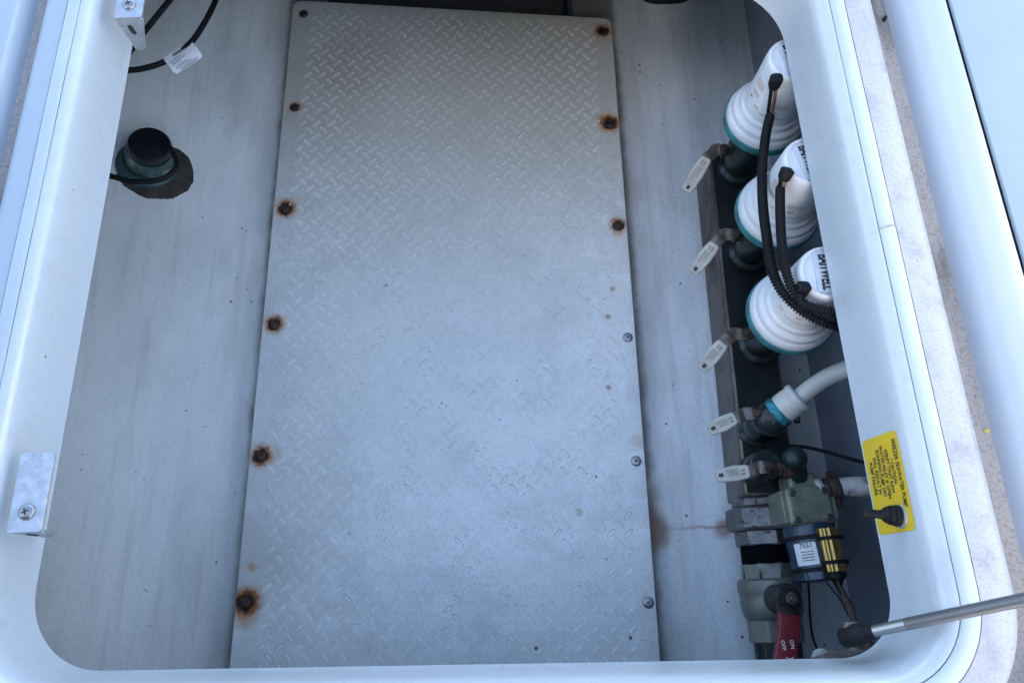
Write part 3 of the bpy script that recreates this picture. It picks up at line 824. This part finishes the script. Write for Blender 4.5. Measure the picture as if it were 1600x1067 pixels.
def surf(px, py, clear=0.0, zf=None):
    """first point of a pump met by the line of sight, lifted off it by clear"""
    d = (FW * 1155 + RT * (px - 800) - UP * (py - 533.5)).normalized(); O = Vector((0, 0, HC)); best = None
    for q in PUMP_PIX:
        c = at(*q, ZB)
        for r, z0, z1 in ((.054 * PS, -.01, .018), (.050 * PS, .018, .030), (.044 * PS, .03, .044), (.0345 * PS, .044, .124)):
            r += clear; A = d.x ** 2 + d.y ** 2; B = (O.x - c.x) * d.x + (O.y - c.y) * d.y; C_ = (O.x - c.x) ** 2 + (O.y - c.y) ** 2 - r * r; D = B * B - A * C_
            if D < 0: continue
            for t in ((-B - math.sqrt(D)) / A,):
                z = O.z + d.z * t
                if t > 0 and c.z + z0 * PS <= z <= c.z + z1 * PS + clear and (best is None or t < best): best = t
            zt = c.z + z1 * PS + clear; t = (zt - O.z) / d.z; P = O + d * t
            if (P.x - c.x) ** 2 + (P.y - c.y) ** 2 < r * r and (best is None or t < best): best = t
    if zf is not None:
        t = (zf - O.z) / d.z
        if best is None or t < best: best = t
    return None if best is None else O + d * best


def lifted(pix, clear=.009, zf=-.17):
    """path over the pumps: rides at the height of the highest pump surface met nearby, so it hangs in an even curve"""
    zs = [surf(px, py, clear, zf).z for px, py in pix]
    for _ in range(2): zs = [max(zs[max(0, i - 1):i + 2]) for i in range(len(zs))]
    for _ in range(2): zs = [zs[0]] + [(zs[i - 1] + 2 * zs[i] + zs[i + 1]) / 4 for i in range(1, len(zs) - 1)] + [zs[-1]]
    zs = [max(z, surf(px, py, clear * .6, zf).z) for z, (px, py) in zip(zs, pix)]
    return [at(px, py, z) for (px, py), z in zip(pix, zs)]


def connector(px, py, z, dx, label):
    c = surf(px, py, .004) or at(px, py, z); z = c.z; t = thing('wire_connector', c, label, 'wire connector', 'black connectors plugged into the pumps')
    q0 = c; q1 = surf(px + 1 + dx, py - 12, .004) or at(px + 1 + dx, py - 12, z + .004)
    mb = MB(); mb.strap([q1 + (q1 - q0) * .15, q1, q0, q0 - (q1 - q0) * .3], RT, [.010, .0145, .0125, .009], .011); mb.build('plug', M['rubber'], t, 40, .0012)
    return t


c1 = connector(1209, 134, -.148, 4, 'black plug on the side of the topmost white pump')
c2 = connector(1225, 278, -.148, 5, 'black plug on the side of the middle white pump')
c3 = connector(1251, 458, -.148, 5, 'black plug on the lowest white pump beside the conduits')
for ci, offs, (x0, y0), (x1, y1), (x2, y2), z in ((c1, 5, (1208, 140), (1205, 165), (1200, 190), -.152), (c2, 5, (1222, 284), (1218, 295), (1219, 305), -.150)):
    for s in (-1, 1):
        cable('lead_wire', [surf(x0 + s * 2.4, y0 - 6, .004, -.2), surf(x0 + s * 3.4, y0 + 4, .006, -.2), surf(x1 + s * 3.4, y1, .006, -.2), surf(x2 + s * 2.0, y2, .008, -.2)], .0021, M['rubber'] if s < 0 else M['wire'], parent=ci)
cable('conduit', lifted([(1203, 182), (1196, 215), (1191, 265), (1192, 320), (1198, 370), (1206, 420), (1222, 455), (1248, 482), (1280, 500), (1315, 511), (1350, 518)]), .0058, M['rubber'],
      'long ribbed black conduit from the topmost pump down to the bundle', 'conduit', ribs=True, n=12, group='ribbed black wire conduits')
cable('conduit', lifted([(1219, 296), (1219, 330), (1221, 375), (1227, 420), (1240, 455), (1262, 478), (1290, 492), (1330, 503), (1360, 508)]), .0054, M['rubber'],
      'shorter ribbed black conduit from the middle pump down to the bundle', 'conduit', ribs=True, n=12, group='ribbed black wire conduits')
cable('conduit', lifted([(1249, 462), (1254, 474), (1272, 481), (1295, 486), (1330, 494), (1360, 499)]), .0052, M['rubber'],
      'shortest ribbed black conduit starting at the lowest pump plug', 'conduit', ribs=True, n=12, group='ribbed black wire conduits')

# ------------------------------------------------------------------ white hose on the fourth valve
vc = V_PIX[3]
h0 = at(1207, 652, -.262)
hz = thing('white_hose', h0, 'curved white water hose rising from the fourth valve to the right', 'hose')
pts_h = spline([at(1222, 640, -.258), at(1236, 631, -.250), at(1256, 615, -.240), at(1285, 594, -.228), at(1315, 580, -.215), at(1350, 570, -.20), at(1400, 566, -.19)], 14)
mb = MB(); mb.tube(pts_h[6:], .0105, 18); mb.build('hose_tube', M['hose'], hz, 60)
ax = (at(1246, 621, -.246) - at(1214, 646, -.262)).normalized()
f0 = at(1214, 646, -.262)
mb = MB(); mb.lathe([(.0165, .006), (.0180, .008), (.0185, .020), (.0178, .026), (.0190, .027), (.0190, .032), (.0175, .034), (.0135, .035)], f0, ax, 32); mb.build('hose_fitting', M['hose'], hz, 35)
mb = MB(); mb.lathe([(.018, -.022), (.0205, -.018), (.0208, -.006), (.0195, -.0018)], f0, ax, 32); mb.build('bronze_adapter', M['bronze'], hz, 35)
mb = MB(); mb.lathe([(.0195, -.002), (.0200, .002), (.0190, .006), (.0170, .009)], f0, ax, 32); mb.build('teal_painted_collar', plain('turquoise_paint', (.02, .24, .30), .45, 0, .3, 60, (.01, .05, .05), .9, .3, 70, .42, .58), hz, 35)
mb = MB(); mb.cyl(at(1240, 655, -.27), at(1250, 654, -.268), .0055, n=14); mb.build('clamp_screw', M['bronze'], hz, 40, .001)
mb = MB(); mb.cyl(at(1212, 622, -.27), at(1214, 616, -.268), .005, n=12); mb.build('clamp_screw', M['bronze'], hz, 40, .001)

# ------------------------------------------------------------------ big pipe fittings in line with the manifold
ZA = -.364
def axp(py):   # axis point for a picture row
    f = (py - 780) / 220; return at(1183 + 31 * f, py, ZA)
A_ = axp(780); B_ = axp(1000); dA = (B_ - A_).normalized()
def along(py): p = axp(py); return (p - A_).dot(dA)
hx = thing('pipe_union', A_, 'pitted grey hex pipe union joining manifold to the large valve', 'pipe fitting')
ref6 = Vector((.5, 0, .866)); ref6 = (Matrix.Rotation(R(17), 3, dA) @ ref6)
def hexseg(y0, y1, r, name, mat, par, chamf=.0015, n=6, ref=ref6):
    a0, a1 = along(y0), along(y1)
    mb = MB(); mb.lathe([(r - chamf * 1.6, a0), (r, a0 + chamf), (r, a1 - chamf), (r - chamf * 1.6, a1)], A_, dA, n, ref=ref); return mb.build(name, mat, par, 30, .0008)
hexseg(762, 793, .0325, 'hex_bushing', M['hexsteel'], hx)
hexseg(793, 829, .0425, 'union_nut', M['hexsteel'], hx, .003)
hexseg(829, 853, .0345, 'lower_hex', M['hexsteel'], hx)
mb = MB(); a0, a1 = along(850), along(884); prof = []
k = int((a1 - a0) / .0011)
for i in range(k): prof += [(.0290, a0 + (a1 - a0) * i / k), (.0302, a0 + (a1 - a0) * (i + .5) / k)]
mb.lathe(prof, A_, dA, 40); mb.build('threaded_nipple', M['rubber'], hx, 30)
bvl = thing('large_ball_valve', axp(935), 'large grey bronze ball valve with red lever at the bottom', 'valve')
mb = MB(); mb.lathe([(.0305, along(880)), (.0330, along(882)), (.0335, along(904)), (.0345, along(906))], A_, dA, 8, ref=ref6); mb.build('top_collar', M['castgrey'], bvl, 30, .002)
mb = MB(); mb.lathe([(.034, along(903)), (.0385, along(907)), (.0392, along(920)), (.0378, along(927)), (.0370, along(931)), (.0378, along(940)), (.0365, along(956)), (.0330, along(966)), (.0300, along(969))], A_, dA, 48); mb.build('valve_body', M['castgrey'], bvl, 35)
mb = MB(); mb.lathe([(.0325, along(966)), (.0340, along(969)), (.0340, along(1000)), (.0325, along(1003))], A_, dA, 8, ref=ref6); mb.build('end_hex', M['castgrey'], bvl, 30, .0015)
mb = MB(); mb.lathe([(.0285, along(1000)), (.0285, along(1120))], A_, dA, 36); mb.build('outlet_pipe', M['bronze'], bvl, 35)
# lever of the large valve: stem on the upper right of the body
s0 = at(1233, 935, -.292)
mb = MB(); mb.lathe([(.017, -.030), (.017, -.004), (.015, 0), (.010, .001)], s0, (.15, 0, 1), 24); mb.build('stem_boss', M['bronze'], bvl, 40)
mb = MB(); mb.strap([at(1232, 915, -.289), at(1233, 928, -.287), at(1232, 945, -.286), at(1232, 965, -.284), at(1231, 985, -.282)], RT, [.016, .026, .028, .024, .022], .004); lv = mb.build('lever_plate', M['blackiron'], bvl, 40)
mb = MB(); mb.lathe([(.0085, 0), (.0085, .006), (.007, .0075)], s0 + Vector((0, 0, .006)), (0, 0, 1), 6); mb.lathe([(.0045, .005), (.0045, .010), (.003, .011)], s0 + Vector((0, 0, .006)), (0, 0, 1), 14); mb.build('lever_nut', M['clip'], lv, 30, .0006)
mb = MB(); mb.box(at(1212, 938, -.29), .014, .007, .006); mb.build('stop_tab', M['rust'], lv, 30, .001)
sp = [at(1232, 960, -.284), at(1232, 985, -.281), at(1229, 1010, -.276), at(1225, 1040, -.268), at(1220, 1075, -.26)]
mb = MB(); mb.strap(spline(sp, 4), RT, .0245, .009); rs = mb.build('red_sleeve', M['red'], bvl, 40, .0022)
Xr = -UP.copy(); Xr.z = 0; Xr.normalize(); Yr = Vector((-Xr.y, Xr.x, 0))
cR = at(1229, 1003, -.2705)
def redf(x, y): return cR + Xr * x + Yr * y + Vector((0, 0, .0005 + x * .3))
mb = MB(); add_text(mb, 'ON', .0060, redf, ox=.002, oy=.0055, bold=.0001); add_text(mb, 'OFF', .0060, redf, ox=.003, oy=-.0045, bold=.0001)
for q in range(10):
    a1_ = -.9 + q * .18; p0 = (.012 + math.cos(a1_) * .004, math.sin(a1_) * .005); b_ = len(mb.v)
    mb.v.extend(redf(*p) for p in (p0, (.012 + math.cos(a1_) * .0048, math.sin(a1_) * .0058), (.012 + math.cos(a1_ + .18) * .0048, math.sin(a1_ + .18) * .0058), (.012 + math.cos(a1_ + .18) * .004, math.sin(a1_ + .18) * .005))); mb.face((b_, b_ + 1, b_ + 2, b_ + 3))
mb.build('lever_lettering', M['white'], rs, 0)

# ------------------------------------------------------------------ seawater pump
sp0 = at(1258, 780, -.30)
swp = thing('seawater_pump', sp0, 'small seawater pump with olive head and blue motor beside the pipe', 'pump')
axm0 = at(1262, 818, -.300); axm1 = at(1283, 906, -.300); dm = (axm1 - axm0).normalized(); Lm = (axm1 - axm0).length
perp = Vector((-dm.y, dm.x, 0)) * -1
if perp.x < 0: perp = -perp
# head: block with rounded corners and a narrower top
hc0 = at(1244, 748, -.296); hc1 = at(1259, 822, -.296)
dh = (hc1 - hc0).normalized(); Lh = (hc1 - hc0).length
Xh = Vector((dh.y, -dh.x, 0)); Xh = Xh if Xh.x > 0 else -Xh
mb = MB(); mb.box(hc0 + dh * Lh * .60, .054, Lh * .78, .056, Xh, dh.cross(Vector((0, 0, 1))).cross(Xh) if False else Vector((-Xh.y, Xh.x, 0))); mb.build('pump_head', M['olive'], swp, 30, .005, seg=3)
mb = MB(); mb.box(hc0 + dh * Lh * .10 + Xh * .0, .034, Lh * .36, .040, Xh, Vector((-Xh.y, Xh.x, 0))); mb.build('head_inlet_block', M['olive'], swp, 30, .004, seg=3)
mb = MB()
for s in (-1, 1):
    mb = MB(); mb.box(hc0 + dh * Lh * .60 + Xh * s * .0285, .006, Lh * .66, .050, Xh, Vector((-Xh.y, Xh.x, 0)))
    mb.build('head_flange', M['olive'], swp, 30, .001)
    for q in (.34, .88):
        mb = MB(); mb.lathe([(.0042, .022), (.0042, .0292), (.0030, .0300)], hc0 + dh * Lh * q + Xh * s * .019, (0, 0, 1), 14); mb.build('head_bolt', M['clip'], swp, 30)
mb = MB(); mb.lathe([(.0290, -.006), (.0305, -.002), (.0305, .006), (.0300, Lm * .97), (.0280, Lm), (.012, Lm + .002)], axm0, dm, 44); mot = mb.build('motor', M['blue'], swp, 35)
mb = MB()
for q in (.24, .80): mb.lathe([(.0305, Lm * q - .0026), (.0318, Lm * q - .0024), (.0318, Lm * q + .0024), (.0305, Lm * q + .0026)], axm0, dm, 44, False, False)
mb.build('cable_tie', M['rubber'], mot, 35)
zup = Vector((0, 0, 1)); sideM = dm.cross(zup).normalized(); sideM = sideM if sideM.x > 0 else -sideM
def mwrap(r):
    return lambda u, v: axm0 + dm * (Lm * .52 + v) + (sideM * math.sin(u / .0305) + zup * math.cos(u / .0305)) * r
def patch(mb, fn, u0, u1, v0, v1, nu=8):
    for i in range(nu):
        b_ = len(mb.v); a0 = u0 + (u1 - u0) * i / nu; a1 = u0 + (u1 - u0) * (i + 1) / nu
        mb.v.extend(fn(*p) for p in ((a0, v0), (a1, v0), (a1, v1), (a0, v1))); mb.face((b_, b_ + 1, b_ + 2, b_ + 3))
mb = MB(); patch(mb, mwrap(.0308), -.034, -.008, -.012, .013); ml = mb.build('motor_label', M['white'], mot, 0)
fm = mwrap(.0312)
mb = MB(); add_text(mb, '7551', .0075, lambda x, y: fm(x, -y), ox=-.019, oy=.0085, bold=.0001)
for q in range(4): dash_line(mb, lambda x, y: fm(x, -y), -.026, -.012, .002 - q * .0032, .0011, q + 50)
mb.build('motor_print', M['ink'], mot, 0)
mb = MB(); patch(mb, mwrap(.0308), .004, .013, -.014, .006); mb.build('motor_sticker', M['white'], mot, 0)
mb = MB(); patch(mb, mwrap(.0308), .004, .013, .0065, .011); mb.build('motor_sticker_band', M['red'], mot, 0)
# gold capacitor tied to the motor
g0 = at(1291, 824, -.268); g1 = at(1306, 893, -.268); dg = (g1 - g0).normalized(); Lg = (g1 - g0).length
gc = thing('gold_filter', g0, 'ribbed gold coloured cylinder tied to the blue pump motor with black ties', 'filter')
mb = MB(); rg = .0118; ns = 44; rr = []
for h in (0, .0008, Lg - .0008, Lg):
    k = .94 if h in (0, Lg) else 1; a, b5 = basis(dg); rr.append([g0 + dg * h + (a * math.cos(2 * math.pi * q / ns) + b5 * math.sin(2 * math.pi * q / ns)) * rg * k * (1 if q % 4 < 2 else .93) for q in range(ns)])
mb.loft(rr, True, True, True); mb.build('ribbed_barrel', M['brass'], gc, 25)
for q in (.24, .78):
    mb = MB(); mb.lathe([(rg, Lg * q - .0022), (rg + .0016, Lg * q - .002), (rg + .0016, Lg * q + .002), (rg, Lg * q + .0022)], g0, dg, 30, False, False)
    mb.box(g0 + dg * (Lg * q) + Vector((.012, 0, .004)), .006, .005, .005); mb.build('cable_tie', M['rubber'], gc, 35)
mb = MB(); mb.lathe([(.010, 0), (.010, .007), (.006, .010), (.003, .018)], g1, dg, 20); mb.build('end_cap', M['rubber'], gc, 40)
# inlet elbow and corroded nipple from the last valve
mb = MB(); e0_ = at(1192, 742, -.282); e1_ = at(1228, 733, -.278)
mb.tube(spline([e0_, e0_.lerp(e1_, .5) + Vector((0, .003, .002)), e1_], 8), lambda i: .0095 + .0012 * math.sin(i * 1.9), 16); mb.build('corroded_nipple', M['rust'], swp, 50)
mb = MB(); mb.lathe([(.013, -.012), (.0145, -.006), (.0145, .004), (.012, .011), (.006, .0145), (.001, .0155)], at(1241, 717, -.268), (0, 0, 1), 28); mb.cyl(at(1241, 718, -.272), at(1246, 748, -.285), .0125, n=24); mb.build('inlet_elbow', M['bronze'], swp, 50)
mb = MB(); mb.cyl(at(1222, 722, -.276), at(1236, 740, -.28), .011, n=16); mb.build('elbow_nut', M['rust'], swp, 50, .001)
# stained outlet hose
rh = thing('stained_hose', at(1290, 768, -.285), 'short stained grey hose with rusty clamp leaving the small pump', 'hose')
hp = spline([at(1282, 768, -.285), at(1310, 763, -.28), at(1345, 760, -.272), at(1400, 762, -.262)], 10)
mb = MB(); mb.tube(hp, .0122, 20); mb.build('hose_tube', M['rawhose'], rh, 60)
da = (hp[6] - hp[0]).normalized()
mb = MB(); mb.lathe([(.0130, .004), (.0152, .005), (.0150, .010), (.0135, .011), (.0150, .013), (.0152, .021), (.0130, .023)], hp[0], da, 28, False, False)
mb.box(hp[0] + da * .012 + Vector((.002, .016, .004)), .010, .011, .009); mb.cyl(hp[0] + da * .016 + Vector((0, -.012, .006)), hp[0] + da * .016 + Vector((.0, -.021, .004)), .004, n=10); mb.build('hose_clamp', M['rust'], rh, 35, .0008)
mb = MB(); mb.lathe([(.012, -.006), (.0175, -.005), (.0185, -.001), (.0165, .003), (.012, .004)], hp[0], da, 28); mb.build('hose_flange', M['rawhose'], rh, 40)

cable('thin_cable', [(1215, 690, -.31), (1236, 696, -.30), (1262, 699, -.292), (1292, 706, -.285), (1330, 717, -.275), (1380, 730, -.265)], .0022, M['rubber'], 'thin black cable crossing to the yellow sticker behind the pump elbow', 'cable')
cable('vent_wire', [(1262, 900, -.33), (1264, 925, -.36), (1266, 965, -.372), (1270, 995, -.375), (1282, 1025, -.372), (1300, 1060, -.365)], .0013, M['rubber'], 'hair thin dark wire hanging down between large valve and right wall', 'wire')
cable('motor_lead', [(1287, 880, -.27), (1290, 905, -.265), (1300, 920, -.26), (1312, 935, -.255), (1325, 960, -.25)], .0010, M['rubber'], 'thin lead curving from the blue motor down to the wire bundle', 'wire')
wb = thing('wire_bundle', at(1310, 905, -.26), 'tapered dark wire bundle hanging from the gold cylinder to the strut end', 'wire bundle')
for q, (mat_, dx) in enumerate(((M['rubber'], -2), (M['wire'], 1), (M['rubber'], 4))):
    cable('wire', [(1308 + dx * .4, 898, -.265), (1309 + dx * .5, 912, -.26), (1317 + dx * 1.2, 930, -.25), (1328 + dx, 955, -.235), (1341 + dx * .4, 985, -.21), (1356, 1012, -.18)], .0019, mat_, parent=wb)
mb = MB(); mb.tube(spline([at(1318, 930, -.249), at(1328, 950, -.237), at(1342, 985, -.21)], 8), lambda i: .0022 + .0028 * math.sin(min(1, (i + 2) / 14) * math.pi * .9), 12); mb.build('wrap', plain('burnt_tape', (.05, .03, .022), .5, 0, .5, 50), wb, 50)
mb = MB(); mb.cyl(at(1349, 1000, -.19), at(1362, 1018, -.18), .0065, n=14); mb.build('crimp_end', M['rust'], wb, 40)

# ------------------------------------------------------------------ yellow caution sticker and toggle switch on the right inner wall
def wall_pt(yw, zz):    # right inner wall surface at world y and height z
    f = (yw + .060) / .732; xb = .3285 + (.3245 - .3285) * f
    pr = [(-.075, 0), (-.052, .002), (-.022, .0045), (-.016, .0055), (-.0105, .0075), (-.006, .0105)]
    for (za, oa), (zb, ob) in zip(pr, pr[1:]):
        if za <= zz <= zb: return Vector((xb + (oa + (ob - oa) * (zz - za) / (zb - za)) * 1.0, yw, zz))
    return Vector((xb, yw, zz))


def on_wall(px, py):    # picture point carried to the inner wall
    d = FW * 1155 + RT * (px - 800) - UP * (py - 533.5); x = .330
    for _ in range(8):
        s = x / d.x; p = Vector((0, 0, HC)) + d * s; x = wall_pt(p.y, max(-.0749, min(-.0061, p.z))).x
    return p


cor = [on_wall(1352, 692), on_wall(1398, 667), on_wall(1432, 822), on_wall(1383, 840)]
print('sticker corners', [tuple(round(c, 4) for c in p) for p in cor])
y0s = (cor[0].y + cor[1].y) / 2; y1s = (cor[2].y + cor[3].y) / 2; z0s = -.0745; z1s = min(-.012, (cor[1].z + cor[2].z) / 2)
print('sticker', y0s, y1s, z0s, z1s)
def stf(off):
    return lambda u, v: wall_pt(y0s + (y1s - y0s) * u, z0s + (z1s - z0s) * v) - Vector((off, 0, 0))
stk = thing('caution_sticker', stf(0)(.5, .5), 'yellow freezer seawater pump caution sticker on right inner rim wall', 'sticker')
mb = MB(); K = 10; f = stf(.0004); Ls = abs(y1s - y0s); Hs = z1s - z0s; rc_ = .005
grid = []
nv = 12; nu = 12
for i in range(nu + 1):
    u = i / nu; du = min(u, 1 - u) * Ls; ins = (rc_ - math.sqrt(max(0, rc_ ** 2 - (rc_ - du) ** 2))) / Hs if du < rc_ else 0
    grid.append((u, ins))
extra = [(rc_ / Ls * k, None) for k in (.15, .4, .7)]
us = sorted(set([0, 1] + [rc_ / Ls * k for k in (.08, .2, .4, .7, 1)] + [1 - rc_ / Ls * k for k in (.08, .2, .4, .7, 1)] + [.2, .35, .5, .65, .8]))
rings = []
for u in us:
    du = min(u, 1 - u) * Ls; ins = (rc_ - math.sqrt(max(0, rc_ ** 2 - (rc_ - du) ** 2))) / Hs if du < rc_ else 0
    rings.append([f(u, ins + (1 - 2 * ins) * q / nv) for q in range(nv + 1)])
mb.loft(rings, False); mb.build('yellow_backing', M['yellow'], stk, 60)
f2 = stf(.0008)
def sttxt(x, y): return f2(.5 + x / Ls, .5 + y / Hs)
mb = MB()
lines = [('FREEZER SEAWATER PUMP', .885, .425, .68), ('! CAUTION', .745, .40, .25), ('VERIFY THAT RAW', .635, .385, .455), ('WATER INLET IS OPEN', .515, .385, .545), ('RUNNING PUMP DRY', .395, .385, .49), ('WILL RESULT IN', .275, .40, .39), ('PUMP FAILURE', .15, .42, .345)]
for i, (t_, v, u, wd) in enumerate(lines):
    vv, _ = text2d(t_, .0070, 'CENTER', 1.0, 0); w0 = max(p[0] for p in vv) - min(p[0] for p in vv)
    add_text(mb, t_, .0078 if i == 0 else .0070, sttxt, ox=(u - .5) * Ls, oy=(v - .5) * Hs, sx=wd * Ls / w0 * (.0070 / .0078 if i == 0 else 1), bold=.00014)
add_text(mb, 'ON', .0068, sttxt, ox=Ls * .33, oy=(.80 - .5) * Hs, sx=1.1, bold=.00012)
mb.build('sticker_lettering', M['ink'], stk, 0)
tp = on_wall(1408, 806)
tg2 = thing('toggle_switch', tp, 'black rubber booted toggle switch poking out of the yellow sticker', 'switch')
tip = tp + Vector((-.036, .004, .0))
ax2 = (tip - tp).normalized()
mb = MB(); mb.lathe([(.0105, -.001), (.0105, .0012), (.009, .002)], tp, ax2, 28); mb.build('washer', M['alu'], tg2, 40)
mb = MB(); mb.lathe([(.0088, .0012), (.0092, .004), (.0088, .006), (.0078, .007), (.0086, .0085), (.0080, .0105), (.0066, .0115), (.0070, .0130), (.0056, .0150), (.0040, .0165), (.0036, .020), (.0038, .027), (.0042, .030), (.0036, .0330), (.0015, .0345)], tp, ax2, 28); mb.build('rubber_boot', M['rubber'], tg2, 35)

# ------------------------------------------------------------------ aluminium brackets on the left wall
def make_bracket(pa, pb, label):
    """pa: inner near corner, pb: inner far corner of the flat top (both world, same height)"""
    zt_ = pa.z; t = thing('support_bracket', (pa.x - .014, pa.y, zt_), label, 'bracket', 'aluminium support brackets on the left rim wall')
    L = pb.y - pa.y; w = .030; th = .003
    X = Vector((1, 0, 0)); Y = (pb - pa).normalized()
    outl = []
    for cx_, cy_, a0 in ((-.0005 - .004, .004, -90), (-.0005 - .004, L - .004, 0)):
        for q in range(4): an = R(a0 + 30 * q); outl.append((cx_ + .004 * math.cos(an), cy_ + .004 * math.sin(an)))
    outl += [(-w, L), (-w, 0)]
    mb = MB(); mb.prism(outl, pa - Vector((0, 0, th)), (1, 0, 0), (0, 1, 0), th); mb.build('top_flange', M['alu'], t, 30, .0005)
    mb = MB(); mb.prism([(-w, 0), (-w, -.046), (-w + .007, -.048), (-w + .012, -.044), (-.001, -.004), (-.001, 0)], pa + Vector((0, .0031, -th + .0002)), (1, 0, 0), (0, 0, 1), .003); mb.build('gusset_leg', M['alu'], t, 30, .0005)
    mb = MB(); c = pa + Vector((-.019, -.0001, -th - .015)); mb.prism([(math.cos(2 * math.pi * q / 14) * .0028, math.sin(2 * math.pi * q / 14) * .0028 + (.004 if math.sin(2 * math.pi * q / 14) > 0 else -.004)) for q in range(14)], c + Vector((0, .0001, 0)), (1, 0, 0), (0, 0, 1), .0006); mb.build('slot', M['dark'], t, 30)
    s = pa + Vector((-.0155, .017, 0))
    mb = MB(); mb.lathe([(.0070, 0), (.0070, .0006), (.0062, .0020), (.004, .0030), (.0005, .0033)], s, (0, 0, 1), 24); sc_ = mb.build('screw', M['rod'], t, 50)
    mb = MB(); mb.box(s + Vector((0, 0, .0028)), .006, .0013, .0014, (1, .4, 0), (-.4, 1, 0)); mb.box(s + Vector((0, 0, .0028)), .0013, .006, .0013, (1, .4, 0), (-.4, 1, 0)); mb.build('cross_recess', M['ink'], sc_, 0)
    return t


zb_ = -.012
pa = at(65, 831, zb_); pb = at(84, 706, zb_)
print('bracket', pa, pb, at(8, 830, zb_))
make_bracket(pa, Vector((pa.x, pb.y, zb_)), 'aluminium bracket on the lower left rim wall showing its whole flat top')
pa2 = at(221, 27, zb_)
make_bracket(pa2, Vector((pa2.x, pa2.y + (pb.y - pa.y), zb_)), 'aluminium bracket at the upper left corner with slotted triangular leg')

# ------------------------------------------------------------------ gas strut
J = at(1334, 992, -.050)
gs = thing('gas_strut', J, 'silver gas strut running right from its black ball joint over the rim', 'gas strut')
E_ = at(1600, 936, .045); dS = (E_ - J).normalized()
far = J + dS * .56
mb = MB(); mb.lathe([(.0070, -.011), (.0088, -.008), (.0090, .003), (.0080, .008), (.0062, .010), (.0062, .016), (.0050, .018)], J, dS, 24); mb.build('end_socket', M['rubber'], gs, 40)
mb = MB(); mb.cyl(J + dS * .016, J + dS * .045, .0046, n=24); mb.build('piston_rod', M['rod'], gs, 40)
mb = MB(); mb.lathe([(.0044, .044), (.0048, .0455), (.0048, .55), (.0044, .56)], J, dS, 24); mb.build('cylinder', plain('grey_painted_tube', (.13, .135, .14), .4, .5, .08, 30, bump=.03), gs, 40)
bp = thing('strut_mount', (J.x, -.05, -.075), 'steel mounting plate for the strut ball inside the front right rim', 'mounting plate')
mb = MB(); mb.lathe([(.0050, 0), (.0050, .012), (.0085, .013), (.0085, .018), (.006, .022)], Vector((J.x, -.050, J.z - .006)), (0, 1, .1), 20); mb.build('ball_stud', M['clip'], bp, 40)
ol_ = [(.036 * math.cos(t) * (1 if abs(math.cos(t)) < .99 else 1), (.009) * math.sin(t)) for t in (2 * math.pi * q / 28 for q in range(28))]
mb = MB(); zt2 = -.079
mb.prism([(x, y) for x, y in ol_], Vector((at(1330, 1026, zt2).x, at(1330, 1026, zt2).y - .003, zt2 - .003)), (1, 0, 0), (0, 1, 0), .003); mb.build('base_flange', M['clip'], bp, 30, .0006)
c = at(1286, 1030, zt2); mb = MB(); mb.lathe([(.009, 0), (.009, .002), (.007, .0035), (.003, .004)], c + Vector((0, 0, -.004)), (0, 0, 1), 20); mb.build('mount_bolt', M['castgrey'], bp, 40)

# scraps of leaf and grit in the gutter
for q, (px, py, s, mt) in enumerate(((1543, 673, .0035, 'leaf'), (1384, 30, .005, 'rubber'))):
    p = at(px, py, -.0245); mb = MB(); outl = [(math.cos(2 * math.pi * k / 9) * s * (1 + .4 * noise.noise(Vector((k, q, 2)))), math.sin(2 * math.pi * k / 9) * s * .6 * (1 + .5 * noise.noise(Vector((k, q, 7))))) for k in range(9)]
    mb.prism(outl, p, (1, .6 * q, .1), (-.6 * q, 1, .2), .0012); o = mb.build('leaf_scrap' if mt == 'leaf' else 'dirt_chip', M[mt], None, 60, loc=p)
    tag(o, 'tiny yellow green leaf scrap stuck in the right gutter' if mt == 'leaf' else 'tiny black chip of dirt at the top of the right gutter', 'debris')

# ------------------------------------------------------------------ the boat round the hatch (outside the frame): raised lid, unseen wall added behind the viewer to block sun and sky
Xl = Vector((math.cos(R(62)), 0, math.sin(R(62))))
mb = MB(); mb.box(Vector((.92, .33, .03)) + Xl * .45, .90, 1.0, .035, Xl, (0, 1, 0)); mb.build('hatch_lid', M['lid'], rim, 30, .015, seg=4)
mb = MB(); mb.box((-1.44, -1.15, 1.4), 3.1, .1, 3.0); blocker = mb.build('sun_sky_blocker', plain('blocker_dark', (.07, .065, .06), .6), None, 30, .02, loc=(0, -1.15, -.1)); tag(blocker, 'dark unseen wall added behind the viewer to block sun and sky', 'light blocker')
mb = MB(); mb.box((0, .3, -.9), 7, 9, .02); tag(mb.build('boat_bottom', M['under'], None), kind='structure')
mb = MB(); mb.box((0, 0, -1.6), 300, 300, .02); tag(mb.build('water', plain('sea_water', (.02, .06, .08), .15, 0, .2, .3), None), kind='structure')
